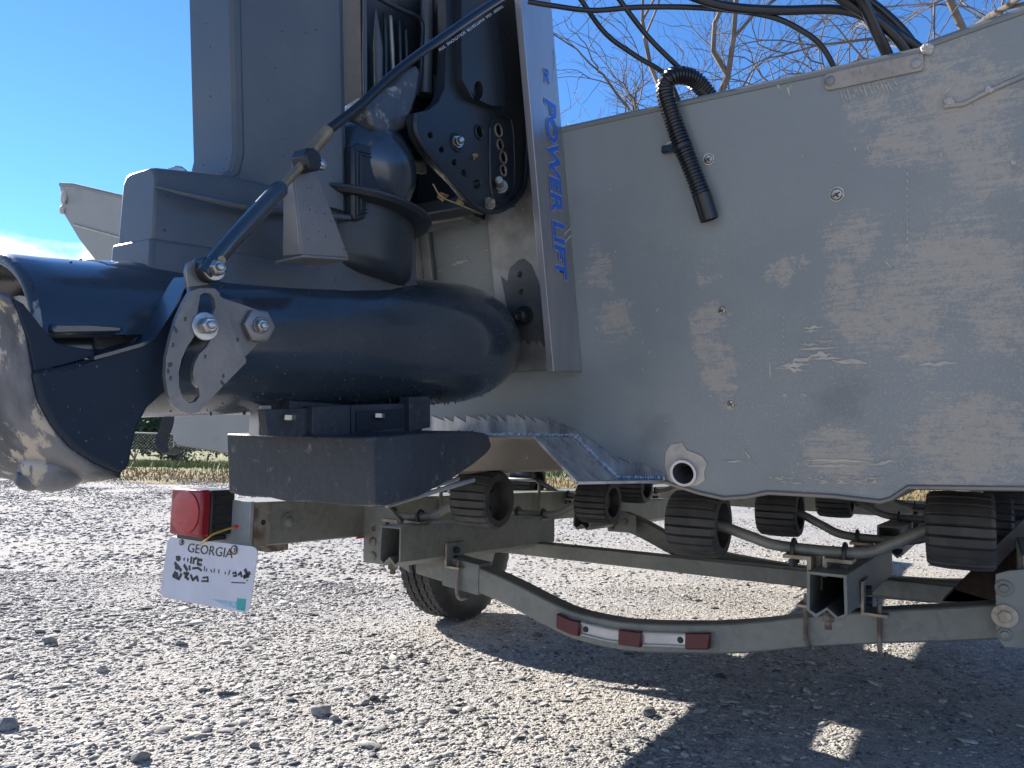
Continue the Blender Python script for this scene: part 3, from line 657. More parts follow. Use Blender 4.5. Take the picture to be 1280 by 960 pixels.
# ================================================================== JACK PLATE
jp = thing('jack_plate', 'aluminium power lift jack plate with blue lettering bolted to the transom', 'jack plate', tr(0, .85))
ZT = 1.50
def webquad(s, off0, off1, z0, z1): return [tr(s, z0, off0), tr(s, z0, off1), tr(s, z1, off1), tr(s, z1, off0)]
for s0, dr in ((.150, -1), (-.150, 1)):
    z0 = .843
    g = G(); g.prism([tr(s0, z0-.004, .001), tr(s0, z0-.012, .094), tr(s0, ZT, .094), tr(s0, ZT, .001)], (dr*.011, 0, 0)); w = g.build('side_web', 'alu', jp, bev=.001)
    if s0 > 0: web = w
    g = G(); fl = [(s0+dr*.0115, z0), (s0+dr*(.133 if s0 > 0 else .03), z0-.002), (s0+dr*(.145 if s0 > 0 else .03), z0+.1), (s0+dr*(.145 if s0 > 0 else .03), ZT), (s0+dr*.0115, ZT)]
    hs = [at(650, 343, 't', .013), at(651, 365, 't', .013)] if s0 > 0 else []
    g.prism([tr(s, z, .013) for s, z in fl], (0, .010, 0), [[h+Vector((.005*math.cos(a), -TR*.005*math.sin(a), .005*math.sin(a))) for a in [k*.5236 for k in range(12)]] for h in hs]); fo = g.build('mounting_flange', 'alud', jp, bev=.001)
# dark worn stain and lower bolt on the starboard flange
g = G(); rnd = random.Random(2)
stp = [(648, 325), (655, 323), (664, 331), (672, 350), (679, 370), (682, 400), (684, 428), (680, 434), (674, 424), (671, 430), (666, 425), (660, 432), (655, 424), (648, 430), (645, 420), (638, 423), (632, 408), (636, 395), (632, 375), (626, 345), (634, 352), (637, 335)]
g.prism(ats(stp, 't', .0138), (0, .0006, 0), [[at(u, v, 't', .0138)+Vector((.0055*math.cos(a), -TR*.0055*math.sin(a), .0055*math.sin(a))) for a in [k*.5236 for k in range(12)]] for u, v in ((650, 343), (651, 365))]); g.build('stain', 'darkstain', jp)
p = at(656, 394, 't', .014); g = G(); g.lathe(p, nrm, [(0, .016), (.003, .0155), (.003, .012), (.014, .011), (.014, .0065), (.034, .006), (.036, .004)], 18); g.build('bolt', 'darkcast', jp)
g = G(); g.lathe(p+nrm*.0145, nrm, [(0, .0085), (.0015, .0085)], 18); g.build('washer', 'bright', jp)
# weld ridge between flange and web
# lettering on the starboard web
a0, a1 = at(680, 122, 's', .1505), at(695, 350, 's', .1505); dn = (a1-a0).normalized(); rt = Vector((1, 0, 0)).cross(dn); rt = rt if rt.y > 0 else -rt
fullL = (a1-a0).length
text('POWER LIFT', a0-dn*.0015-rt*.001, dn, rt, fullL+.003, .0375, 'silver', web, 'lettering_outline', .0003, .12, .055)
text('POWER LIFT', a0, dn, rt, fullL, .0355, 'blue', web, 'lettering', .0009, .12, .03)
b0 = at(679, 84, 's', .1505); text('CMC', b0-dn*.001-rt*.001, dn, rt, .024, .0175, 'silver', web, 'lettering_outline', .0003, .2, .08); text('CMC', b0, dn, rt, .022, .0155, 'blue', web, 'lettering', .0009, .2, .04)
for k in (0, 1):
    g = G(); u, v = 714, 283+k*10
    g.prism(ats([(u-9, v+9), (u, v), (u+9, v+9), (u+8, v+11), (u, v+3), (u-8, v+11)], 's', .1512), (-.0006, 0, 0)); g.build('arrow_mark', 'scuff', web)
# cross bar and dark mounting at the base
g = G(); a, b = at(508, 288, 'f', -.13), at(606, 272, 'f', -.13); zb_ = (a.z+b.z)/2
g.box(-.139, .0, -.16, -.118, zb_-.006, zb_+.006); g.build('cross_bar', 'alud', jp, bev=.001)
g = G(); g.box(-.138, -.0, -.15, -.10, zb_+.0065, zb_+.40); g.build('slide_plate', 'darkcast', jp, bev=.002)

# ================================================================== OUTBOARD JET MOTOR
mo = thing('outboard_jet_motor', 'blue black outboard motor with a jet pump foot hanging off the transom', 'outboard motor', (0, -.5, .65))
def sring(f, zc, hs, hz, n=24, e=2.6, s0=0, zb=None, zr=1):
    R = []
    for k in range(n):
        a = 2*math.pi*k/n; c, s = math.cos(a), math.sin(a)
        R.append(Vector((s0+hs*math.copysign(abs(c)**(2/e), c), f, zc+hz*math.copysign(abs(s)**(2/e), s))))
    return R
# pump body: bullet
ax0, ax1 = Vector((0, -.74, .806)), Vector((0, -.02, .893)); axd = (ax1-ax0).normalized(); Lx = (ax1-ax0).length
prof = [(0, .074), (.06, .076), (.14, .080), (.25, .086), (.40, .091), (.50, .093), (.56, .0925), (.595, .089), (.625, .082), (.650, .072), (.670, .060), (.686, .045), (.697, .028), (.703, .012), (.7045, .001)]
g = G(); g.lathe(ax0, axd, prof, 56); body = g.build('pump_housing', 'navy', mo, smooth=60)
# water drops and pitting on the pump body
g = G(); rnd = random.Random(12)
for k in range(300):
    t_ = rnd.uniform(.05, .60); a = rnd.uniform(-.9, .75) if k % 4 else rnd.uniform(-1.25, -.9); r = np.interp(t_, [p[0] for p in prof], [p[1] for p in prof])
    u_ = Vector((1, 0, 0)); w_ = Vector((0, -axd.z, axd.y)); p = ax0+axd*t_+(u_*math.cos(a)+w_*math.sin(a))*r; q = rnd.uniform(.0005, .0014)
    g.ball(p, (q, q, q*1.15), 7, 4)
for k in range(16):
    t_ = rnd.uniform(.05, .62); r = np.interp(t_, [p[0] for p in prof], [p[1] for p in prof]); p = ax0+axd*t_+(Vector((1, 0, 0))*.25-w_*.97)*r; g.ball(p-Vector((0, 0, .001)), (.0012, .0012, .0018), 7, 4)
g.build('water_drops', 'drop', mo, smooth=60, kind='stuff')
# jet housing above the pump body, narrow at its aft end
def hsec(f, pts): return [Vector((s, f, z)) for s, z in pts]
def housing_ring(f, hb, ht, z0, z1, z2):  # half widths below/above, ledge heights
    P = [(hb, z0), (hb, z1-.003), (hb-.003, z1), (ht+.004, z1+.004), (ht, z2-.010), (ht-.006, z2-.002), (ht-.012, z2)]
    return [Vector((s, f, z)) for s, z in P] + [Vector((-s, f, z)) for s, z in reversed(P)]
def up_ring(f, h, z0, z2): 
    P = [(h+.002, z0), (h, z2-.010), (h-.005, z2-.002), (h-.012, z2)]
    return [Vector((s, f, z)) for s, z in P] + [Vector((-s, f, z)) for s, z in reversed(P)]
g = G(); g.loft([up_ring(-.705, .027, .90, .978), up_ring(-.700, .029, .90, .980), up_ring(-.64, .049, .90, .989), up_ring(-.58, .056, .90, .994), up_ring(-.50, .062, .90, .998), up_ring(-.42, .062, .90, 1.0), up_ring(-.33, .045, .905, 1.0)]); g.build('jet_housing', 'navyflat', mo, bev=.002, smooth=30)
def low_ring(f, h, z1):
    za = .800+(f+.74)*.129; P = [(h*.5, za+.03), (h+.005, za+.044), (h+.001, za+.062), (h, z1-.003), (h-.003, z1)]
    return [Vector((s, f, z)) for s, z in P] + [Vector((-s, f, z)) for s, z in reversed(P)]
g = G(); g.loft([low_ring(-.709, .032, .9065), low_ring(-.704, .035, .907), low_ring(-.64, .054, .909), low_ring(-.56, .060, .913), low_ring(-.48, .064, .920), low_ring(-.40, .062, .928), low_ring(-.33, .050, .936)]); g.build('lower_housing', 'navyflat', mo, bev=.002, smooth=50)
g = G(); pth = [at(193, 233, 's', .034), at(240, 245, 's', .052), at(300, 258, 's', .062), at(340, 264, 's', .068), at(440, 272, 's', .075)]
g.tube(pth, [.0015, .0035, .004, .004, .003], 8); g.build('raised_rib', 'navyflat', mo, smooth=60)
g = G(); bolt(Vector((-.012, -.655, .990)), (0, 0, 1), .010, .006, .012, gg=g); g.build('bolt', 'bright', mo)
g = G(); bolt(Vector((-.010, -.60, .992)), (0, 0, 1), .006, .004, 0, gg=g); g.build('bolt', 'bright', mo)
# round pedestal and flange
g = G(); g.lathe((0, -.430, .920), (0, .02, 1), [(0, .070), (.004, .084), (.012, .091), (.02, .093), (.083, .093)], 48); g.build('pedestal', 'darkcast', mo, smooth=50)
g = G(); g.lathe((0, -.428, .999), (0, .04, 1), [(0, .090), (.003, .110), (.007, .115), (.010, .115), (.013, .109), (.017, .08)], 56); g.build('round_flange', 'darkcast', mo, smooth=30)
# leg (driveshaft housing)
def leg_ring(z):
    k = (z-1.0); df = -.095*k; w = 1+.10*k
    P = [(.032, -.622), (.036, -.619), (.0375, -.613), (.0365, -.610), (.043, -.596), (.053, -.560), (.064, -.532), (.071, -.512), (.072, -.500), (.066, -.488), (.050, -.480), (.035, -.474)]
    return [Vector((s*w, f+df, z)) for s, f in P] + [Vector((-s*w, f+df, z)) for s, f in reversed(P)]
zs = [.985, .998, 1.02, 1.08, 1.2, 1.32, 1.45, 1.58]
rings = [leg_ring(z) for z in zs]
for j, r in enumerate(rings[:2]):   # fillet at the foot of the leg
    for p in r:
        if p.y < -.60: p.y -= (.020, .006)[j]
g = G(); g.loft(rings); leg = g.build('leg', 'navyflat', mo, smooth=22)
g = G(); g.box(-.04, .04, -.66, -.545, 1.582, 1.7); g.build('leg_upper', 'navyflat', mo, bev=.01)
# dark bulbous lower mount housing and side cover
g = G(); g.ball((.040, -.425, 1.062), (.055, .068, .066), 30, 18); g.build('mount_bulb', 'navy', mo, smooth=80)
g = G(); g.prism(ats([(441, 183), (446, 178), (494, 190), (500, 205), (498, 268), (446, 276), (441, 270)], 's', .082), (-.02, 0, 0)); cv = g.build('mount_cover', 'darkcast', mo, bev=.003)
g = G(); 
for d_ in (0, 1): 
    L = [(446+d_*5, 188+d_*5), (492-d_*4, 199+d_*4), (490-d_*4, 262-d_*5), (446+d_*5, 268-d_*5)]; g.tube(ats(L+[L[0]], 's', .0825), .0012, 5)
g.build('raised_border', 'darkcast', cv)
# ribbed pocket forward of the leg
g = G(); g.prism(ats([(452, -20), (560, -20), (560, 60), (545, 190), (458, 190), (455, 150)], 's', .030), (-.04, 0, 0)); g.build('pocket_wall', 'darkcast', mo, bev=.003)
for L in ([(470, 12), (472, 60), (473, 150)], [(488, 20), (490, 60), (492, 103)], [(499, 26), (500, 60), (501, 120)], [(507, 38), (508, 60), (508, 130)], [(481, 15), (482, 60), (482, 110)], [(456, -5), (456, 80), (457, 180)]):
    g = G(); g.tube(ats(L, 's', .038 if L[0][0] != 470 else .042), [.0026, .0032, .0022] if L[0][0] != 470 else [.001, .007, .006], 8); g.build('rib', 'alud' if L[0][0] == 488 else 'navyflat' if L[0][0] in (456, 470) else 'darkcast', mo, smooth=60)
g = G(); g.tube(spline(ats([(470, -4), (500, 12), (522, 22), (528, 34), (527, 60), (526, 92), (520, 120)], 's', .056), 5), .0032, 8); g.build('pocket_rim', 'darkcast', mo, smooth=60)
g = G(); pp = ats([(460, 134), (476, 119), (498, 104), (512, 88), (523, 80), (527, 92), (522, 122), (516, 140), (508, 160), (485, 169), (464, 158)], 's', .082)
g.prism(pp, (-.06, 0, 0)); o = g.build('exhaust_boss', mat('highlight_toned_cast_boss', (.055, .065, .075), .28, 0, (.09, .095, .10), 30, col3=(.34, .31, .26), scale3=40, lo3=.55, hi3=.68, bump=.0008, bscale=120), mo, bev=.014, smooth=80); o.modifiers['bevel'].segments = 5  # lighter tone and pale blotches paint the sun highlight into the boss colour
# swivel tube and clamp bracket
def vtube(u0, u1, v0, v1, s, m, name, r0=None):
    a, b = at(u0, v0, 's', s), at(u1, v1, 's', s); g = G(); g.tube([a, a.lerp(b, .5), b], r0, 22); return g.build(name, m, mo, smooth=60)
vtube(534, 532, -10, 118, .055, 'navyflat', 'swivel_tube', .009)
vtube(548, 544, -10, 130, .040, 'darkcast', 'swivel_tube', .020)
a_ = [(556, 110), (558, 60), (557, -25), (642, -25), (650, 60), (655, 100), (659, 160), (656, 225), (650, 240), (640, 252), (620, 262), (608, 264), (600, 262), (585, 247), (570, 228), (552, 210), (533, 188), (522, 168), (518, 150), (519, 141), (535, 138), (548, 128)]
holes_px = [(538, 169, 4), (552, 187, 4), (568, 203, 4), (580, 216, 4), (596, 230, 6), (599, 165, 8), (623, 163, 7), (625, 181, 6), (629, 197, 6.5), (629, 213, 5.5), (571, 178, 7)]
hl = []
for u, v, r in holes_px: hl.append([at(u+r*.8*math.cos(k*.5236), v+r*math.sin(k*.5236), 's', .100) for k in range(12)])
g = G(); g.prism(ats(a_, 's', .100), (-.014, 0, 0), hl); br = g.build('clamp_bracket', 'darkcast', mo, bev=.002)
g = G(); g.prism([p+Vector((-.22, 0, 0)) for p in ats(a_, 's', .100)], (.014, 0, 0)); g.build('clamp_bracket', 'darkcast', mo, bev=.002)
g = G(); g.prism(ats([(562, -25), (640, -25), (648, 90), (646, 150), (600, 140), (575, 128), (560, 80)], 's', .078), (-.03, 0, 0)); g.build('bracket_back', 'darkcast', mo, bev=.004)
g = G(); g.prism(ats([(530, 140), (650, 150), (650, 235), (610, 255), (560, 205), (530, 180)], 's', .060), (-.02, 0, 0)); g.build('bracket_back', 'darkcast', mo, bev=.004)
# smooth swept casting standing on the bracket
P0 = ats([(577, -20), (577, 60), (578, 100), (590, 122), (615, 132), (632, 133), (630, 90), (624, 40), (622, -20)], 's', .112)
g = G(); g.prism(P0, (-.0125, 0, 0), [[at(598+6*math.cos(k*.6283), 113+12*math.sin(k*.6283), 's', .112) for k in range(10)]]); o = g.build('bracket_boss', 'darkcast', mo, bev=.006, smooth=70); o.modifiers['bevel'].segments = 4
g = G(); g.tube(spline(ats([(519, 143), (520, 165), (535, 190), (560, 220), (585, 248), (603, 263), (625, 263), (645, 250), (656, 228), (659, 165), (655, 100), (650, 55)], 's', .101), 5), .0042, 8); g.build('bracket_flange', 'darkcast', br, smooth=60)
g = G(); g.tube(spline(ats([(612, 160), (612, 200), (614, 240), (622, 252), (640, 240), (643, 200), (640, 155), (632, 146), (618, 146), (612, 160)], 's', .101), 5), .0022, 6); g.build('raised_ridge', 'darkcast', br, smooth=60)
for u, v, r in [(623, 163, 9.5), (625, 181, 8), (629, 197, 9), (629, 213, 8), (599, 165, 10), (571, 178, 13)]:
    g = G(); c = at(u, v, 's', .101); k = c-CB; rr_ = r/960*abs(k.length)*.78
    L = [c+Vector((0, rr_*math.cos(a), rr_*math.sin(a))) for a in [q*math.pi/10 for q in range(21)]]; g.tube(L, .0016, 6, False); g.build('hole_rim', 'rust' if u > 610 else 'darkcast', br, smooth=60)
def stud(u, v, s, d, r, h, wr, m='bright'):
    g = G(); c = at(u, v, 's', s); d = Vector(d).normalized(); g.lathe(c, d, [(0, wr), (.003, wr), (.003, r*1.35), (.008, r*1.3), (.008, r), (.008+h, r*.95), (.010+h, r*.6)], 18); return g.build('stud', m, mo, smooth=40)
stud(626, 234, .101, (.5, -1, .1), .0060, .018, .0105, 'alud'); stud(640, 32, .085, (.5, -1, .0), .008, .012, .020, 'rust'); stud(611, 255, .101, (1, -.6, 0), .005, .004, .009, 'rust'); stud(571, 178, .101, (1, -.4, 0), .005, .004, .008, 'bright')
# horizontal link arms behind the bracket
g = G(); g.tube(ats([(470, 205), (500, 198), (540, 196)], 's', .02), .010, 10); g.build('link_arm', 'darkcast', mo)
g = G(); g.prism(ats([(500, 200), (533, 204), (533, 217), (502, 212)], 's', .045), (-.008, 0, 0)); g.build('link_plate', 'rust', mo)
g = G(); g.box(-.13, .10, -.20, -.165, 1.078, 1.10); g.build('lower_mount', 'darkcast', mo, bev=.003)
# intake neck and intake scoop
def q4(u0, v0, u1, v1, f): pass
def panel(pxs, s, th, m='navyflat', bev=.001, name='neck_plate'):
    g = G(); g.prism(ats(pxs, 's', s), (-th, 0, 0)); return g.build(name, m, mo, bev=bev)
g = G(); g.box(.020, .050, -.545, -.31, .722, .762); g.build('intake_neck', 'intake', mo, bev=.002)
panel([(331, 512), (390, 510), (390, 547), (335, 545)], .058, .012, 'intake')
panel([(391, 508), (438, 506), (438, 548), (391, 548)], .066, .016, 'intake')
panel([(439, 506), (511, 504), (511, 540), (475, 546), (439, 548)], .062, .014, 'intake')
panel([(446, 514), (505, 511), (505, 534), (446, 540)], .0645, .006, 'cheek')
panel([(512, 496), (538, 495), (538, 534), (512, 540)], .070, .018, 'intake')
g = G(); q_ = at(325, 530, 's', .030); g.box(q_.x-.008, q_.x+.008, q_.y-.008, q_.y+.008, .722, .78); g.build('bright_spacer', 'alu', mo, bev=.001)
for u, v, s in [(361, 519, .062), (473, 517, .068)]:
    g = G(); c = at(u, v, 's', s); g.lathe(c, (0, 0, -1), [(0, .0075), (.005, .0075), (.007, .004)], 6); g.build('bolt', 'bright', mo)
g = G()
zt, zb2 = .7235, .652
def iring(f, sl, sr, zt, zb):
    P = []
    for k in range(9): a = k/8; P.append(Vector((sl+(sr-sl)*a, f-.016*math.sin(a*math.pi)*(1 if f < -.5 else 0), zt)))
    for k in range(9): a = 1-k/8; P.append(Vector((sl+(sr-sl)*a, f+.008-.016*math.sin(a*math.pi)*(1 if f < -.5 else 0), zb-.003*math.sin(a*math.pi*3)**2)))
    return P
g.loft([iring(-.517, -.090, .148, zt, .652), iring(-.50, -.090, .150, .7245, .650), iring(-.44, -.085, .146, .729, .657), iring(-.36, -.072, .130, .733, .673), iring(-.27, -.050, .105, .736, .692), iring(-.20, -.03, .078, .735, .706), iring(-.165, -.015, .060, .733, .712), iring(-.150, -.01, .052, .728, .716)])
ik = g.build('intake_scoop', 'intake', mo, bev=.002, smooth=30)
g = G()
for k in range(9):
    s = -.07+k*.025; g.tube([(s, -.47, .6475), (s, -.30, .672)], .003, 6)
g.build('intake_grille', 'alud', ik)
# nozzle shroud: open half tube ending at the left
g = G(); rr = []
NC = lambda f: Vector((0, f, .776+(f+.82)*.14))
def arcring(f, r, a0, a1, n=24): return [NC(f)+Vector((r*math.cos(a0+(a1-a0)*k/n), 0, r*math.sin(a0+(a1-a0)*k/n))) for k in range(n+1)]
A0_, A1_ = rad(12), rad(172)
def shell(f, r0, r1): return arcring(f, r1, A0_, A1_)+arcring(f, r0, A1_, A0_)
g.loft([shell(-.832, .084, .090), shell(-.826, .082, .093), shell(-.80, .083, .092), shell(-.70, .083, .091), shell(-.63, .080, .088)])
sh = g.build('nozzle_shroud', 'navy', mo, smooth=40)
g = G(); c = NC(-.83)
g.tube([NC(-.832+.002)+Vector((.0885*math.cos(a), 0, .0885*math.sin(a))) for a in [A0_+(A1_-A0_)*k/24 for k in range(25)]], .0045, 8); g.build('worn_rim', 'worn', sh, smooth=60)
g = G(); L = ats([(64, 414), (68, 404), (110, 404), (150, 407), (156, 411), (150, 416), (70, 418)], 's', .096); g.prism(L, (-.014, 0, 0)); g.build('side_lip', 'navy', sh, bev=.002)
g = G(); g.lathe((0, -.80, .786), (0, 1, .14), [(0, .044), (.0, .050), (.02, .054), (.10, .060), (.2, .064)], 36); g.lathe((0, -.79, .782), (0, 1, .14), [(0, .043), (.03, .042), (.031, .001)], 30, cap=False); g.build('nozzle', 'navy', mo, smooth=40)
# reverse gate: bucket and side cheeks
gate_px = [(-6, 362), (16, 371), (30, 392), (38, 425), (44, 465), (52, 500), (68, 530), (92, 558), (120, 576), (152, 589)]
gp = ats(gate_px, 's', .100)
def bulge(p, k):  # k 0..1 across
    q = math.sin(math.pi*k); return Vector((.100-.200*k, p.y-.018*q, p.z+(-.010*q if p.z < .74 else .004*q)))
g = G(); rows = [[bulge(p, k/14) for k in range(15)] for p in spline(gp, 3)]
g.loft(rows, cap=False, closed=False); o = g.build('reverse_bucket', 'worn', mo, smooth=70); m_ = o.modifiers.new('solid', 'SOLIDIFY'); m_.thickness = .006; bucket = o
g = G(); c = at(68, 578, 's', .055); g.ball(c+Vector((0, 0, -.004)), (.024, .026, .020), 18, 12); g.ball(c+Vector((-.004, -.016, -.013)), (.011, .011, .010), 14, 9); g.build('boss', 'worn', bucket, smooth=70)
cheek = [(44, 465), (78, 458), (117, 449), (150, 440), (188, 428), (200, 414), (216, 392), (232, 362), (240, 350), (246, 360), (240, 420), (222, 478), (205, 492), (185, 510), (172, 535), (166, 560), (163, 580), (157, 589), (146, 589), (120, 577), (92, 559), (68, 531), (52, 501)]
for s_, th in ((.108, -.010), (-.108, .010)):
    g = G(); g.prism([Vector((s_, p.y, p.z)) for p in ats(cheek, 's', .108)], (th, 0, 0)); ck = g.build('gate_cheek', 'cheek', mo, bev=.003)
g = G(); g.prism(ats([(18, 373), (30, 380), (52, 408), (70, 428), (90, 433), (118, 438), (119, 445), (80, 456), (44, 464), (36, 425)], 's', .104), (-.008, 0, 0)); g.build('gate_wing', 'cheek', mo, bev=.002)
pa = spline(ats([(118, 450), (150, 441), (188, 429), (201, 415), (217, 391), (232, 362), (240, 350)], 's', .110), 5)
g = G(); g.loft([[p+Vector((0, 0, 0)), p+Vector((-.026, 0, .002)), p+Vector((-.026, 0, .0045)), p+Vector((0, 0, .003))] for p in pa]); g.build('gate_edge_lip', 'navy', mo, smooth=40)
g = G(); o_ = at(150, 437, 's', .06); g.prism(ats([(120, 418), (172, 421), (172, 436), (120, 436)], 's', .06), (-.05, 0, 0)); g.build('nozzle_side', 'navyflat', mo, bev=.003)
# stainless lever plates
def zz(L): return [(200+a/4.36, 300+b/4.36) for a, b in L]
lev = zz([(165, 280), (215, 262), (265, 262), (300, 264), (325, 290), (332, 325), (400, 490), (470, 650), (470, 668), (355, 785), (240, 905), (215, 932), (170, 948), (120, 936), (75, 905), (45, 840), (30, 740), (35, 640), (60, 530), (90, 430), (130, 340)])
slot = zz([(220, 300), (245, 287), (275, 290), (298, 318), (304, 370), (285, 410), (280, 480), (278, 540), (255, 582), (215, 620), (190, 670), (180, 730), (190, 780), (212, 805), (218, 850), (195, 880), (160, 890), (125, 860), (105, 800), (103, 720), (118, 650), (150, 580), (190, 520), (197, 440), (208, 370)])
g = G(); g.prism(ats(lev, 's', .128), (-.0045, 0, 0), [ats(slot, 's', .128)]); lv = g.build('shift_lever_plate', 'steel', mo, bev=.0008)
g = G(); g.prism(ats(zz([(320, 300), (345, 318), (450, 352), (560, 390), (600, 450), (585, 510), (530, 570), (470, 632), (400, 640), (300, 500)]), 's', .121), (-.004, 0, 0)); g.build('lever_back_plate', 'steel', mo, bev=.0008)
e0 = ats(zz([(165, 280), (265, 262), (300, 264)]), 's', .126); 
ear = ats(zz([(152, 262), (145, 215), (143, 160), (152, 130), (170, 115), (200, 116), (225, 140), (245, 190), (268, 240), (268, 262), (215, 262), (165, 278)]), 's', .120)
g = G(); g.prism(ear, (-.0045, 0, 0)); g.build('lever_ear', 'steel', mo, bev=.0008)
g = G(); g.prism([ats(zz([(165, 280)]), 's', .128)[0], ats(zz([(300, 264)]), 's', .128)[0], ats(zz([(268, 240)]), 's', .120)[0], ats(zz([(155, 255)]), 's', .120)[0]], (-.003, 0, -.003)); g.build('lever_bend', 'steel', lv, bev=.0006)
bsx = Vector((1, -.15, .05))
bolt(at(320, 408, 's', .121), bsx, .0165, .006, 0, gg=(g := G())); g.build('large_hex_nut', 'steel', mo, bev=.0008)
bolt(at(324, 408, 's', .130), bsx, .0065, .006, 0, gg=(g := G())); g.build('bolt_head', 'bright', mo, bev=.0005)
bolt(at(256, 408, 's', .129), bsx, .0075, .009, .0125, gg=(g := G())); g.build('nut_with_washer', 'bright', mo, bev=.0005)
c = at(256, 338, 's', .118); g = G(); g.lathe(c-Vector((.018, 0, 0)), (1, 0, 0), [(0, .008), (.012, .008), (.012, .012), (.016, .012)], 18); bolt(c+Vector((.012, 0, 0)), bsx, .0072, .009, .0105, gg=g); g.build('pivot_nut', 'bright', mo, bev=.0005)
g = G(); g.lathe(c, (1, 0, 0), [(-.002, .0115), (.012, .0115)], 20); g.build('rod_eye', 'blackpl', mo, bev=.001)
# water drops on the lever plate
g = G(); rnd = random.Random(31)
for k in range(14):
    a, b = rnd.choice([(90, 480), (70, 560), (55, 700), (240, 640), (90, 860), (300, 620), (350, 760), (420, 560), (70, 780), (150, 460)]); u, v = zz([(a+rnd.uniform(-15, 15), b+rnd.uniform(-30, 30))])[0]
    g.ball(at(u, v, 's', .1282), (.0006, .0012, .002), 8, 5)
g.build('water_drops', 'drop', lv, smooth=60, kind='stuff')
# shift rod up to the pivot block, ferrule and cable end
r0, r1, r2, r3, r4 = at(258, 338, 's', .128), at(290, 300, 's', .130), at(350, 236, 's', .134), at(372, 212, 's', .136), at(385, 198, 's', .138)
g = G(); g.tube([r0.lerp(r1, -.1), r0.lerp(r1, .4), r1, r2.lerp(r1, .3), r2, r2.lerp(r3, .15)], [.0070, .0076, .0078, .0082, .0082, .0055], 18); rod = g.build('shift_rod', 'navy', mo, smooth=50)
g = G(); c = at(277, 325, 's', .139); g.lathe(c, (1, -.1, 0), [(0, .0038), (.001, .0036)], 14); g.build('rivet', 'brass', rod)
g = G(); g.tube([r2, r3, r4], .0042, 12); g.build('inner_rod', 'brass', mo, smooth=50)
pc = at(384, 201, 's', .137); g = G(); g.lathe(pc-Vector((.010, 0, 0)), (1, 0, 0), [(0, .012), (.018, .012), (.020, .010)], 8); g.build('pivot_block', 'blackpl', mo, bev=.001)
bolt(at(397, 207, 's', .138), bsx, .0065, .006, 0, gg=(g := G())); g.build('bolt_head', 'bright', mo, bev=.0005)
r5, r6 = at(388, 191, 's', .138), at(410, 163, 's', .141)
g = G(); g.tube([r5, r5.lerp(r6, .45), r5.lerp(r6, .5), r6], [.0062, .0062, .0068, .0068], 16); g.build('ferrule', 'brass', mo, smooth=50)
sb = ats([(368, 222), (367, 200), (372, 189), (381, 186), (388, 192), (394, 208), (402, 232), (436, 322), (378, 318)], 's', .124)
g = G(); g.prism(sb, (-.003, 0, 0)); g.build('cable_bracket', 'steel', mo, bev=.0006)
g = G(); g.prism([sb[0], sb[8], sb[8]+Vector((-.025, 0, 0)), sb[0]+Vector((-.012, 0, 0))], (0, -.003, 0)); g.build('bracket_fold', 'steel', mo, bev=.0006)
g = G(); g.prism([sb[8], sb[7], sb[7]+Vector((-.04, 0, -.002)), sb[8]+Vector((-.04, 0, -.002))], (0, 0, -.003)); g.build('bracket_foot', 'steel', mo, bev=.0006)

def beads_on(o, n, r0, r1, seed=1, name='water_drops'):
    me = o.data; rnd = random.Random(seed); bs = Vector(o['_b']); F = []
    for p in me.polygons:
        v = [me.vertices[i].co for i in p.vertices]
        if p.normal.x < -.2 or p.area < 1e-6 or (p.normal.y > .5): continue
        for i in range(1, len(v)-1): F.append((v[0], v[i], v[i+1], (v[i]-v[0]).cross(v[i+1]-v[0]).length, p.normal))
    if not F: return
    w = [f[3] for f in F]; g = G()
    for f in rnd.choices(F, w, k=n):
        a, b = rnd.random(), rnd.random()
        if a+b > 1: a, b = 1-a, 1-b
        q = f[0]+(f[1]-f[0])*a+(f[2]-f[0])*b; r = rnd.uniform(r0, r1)*(1 if rnd.random() < .8 else 1.6); g.ball(q+bs, (r, r, r*1.2), 7, 4)
    g.build(name, 'drop', o, smooth=60, kind='stuff')
bpy.context.view_layer.update()
for ob_, n_, sd_ in (('leg', 110, 3), ('jet_housing', 80, 4), ('lower_housing', 40, 5), ('nozzle_shroud', 80, 6), ('intake_scoop', 90, 7), ('gate_cheek', 40, 8), ('cable_bracket', 22, 9)):
    beads_on(bpy.data.objects[ob_], n_, .0004, .0010, sd_)

# control cable
cp = spline([r6, at(450, 132, 's', .150), at(500, 86, 's', .162), at(560, 42, 's', .172), at(625, -2, 's', .18), at(700, -45, 's', .185), at(780, -80, 's', .18)], 8)
g = G(); g.tube(cp, .0049, 14); cc = single(g, 'control_cable', 'cable', 'thin black control cable with white printing running up from the brass ferrule', 'cable', tuple(r6), smooth=60)
cc['_b'] = tuple(r6)
a, b = at(547, 61, 's', .169), at(627, 6, 's', .1795)
xd = (b-a).normalized(); vw = (CB-a).normalized(); yd = vw.cross(xd).normalized(); off = vw*.0052
text('TXE281  USA  0169TZ81TB  SOLUTIONS  TFX', b+off-yd*.0005, -xd, -yd, (b-a).length, .0030, 'print', cc, 'lettering', .0003)

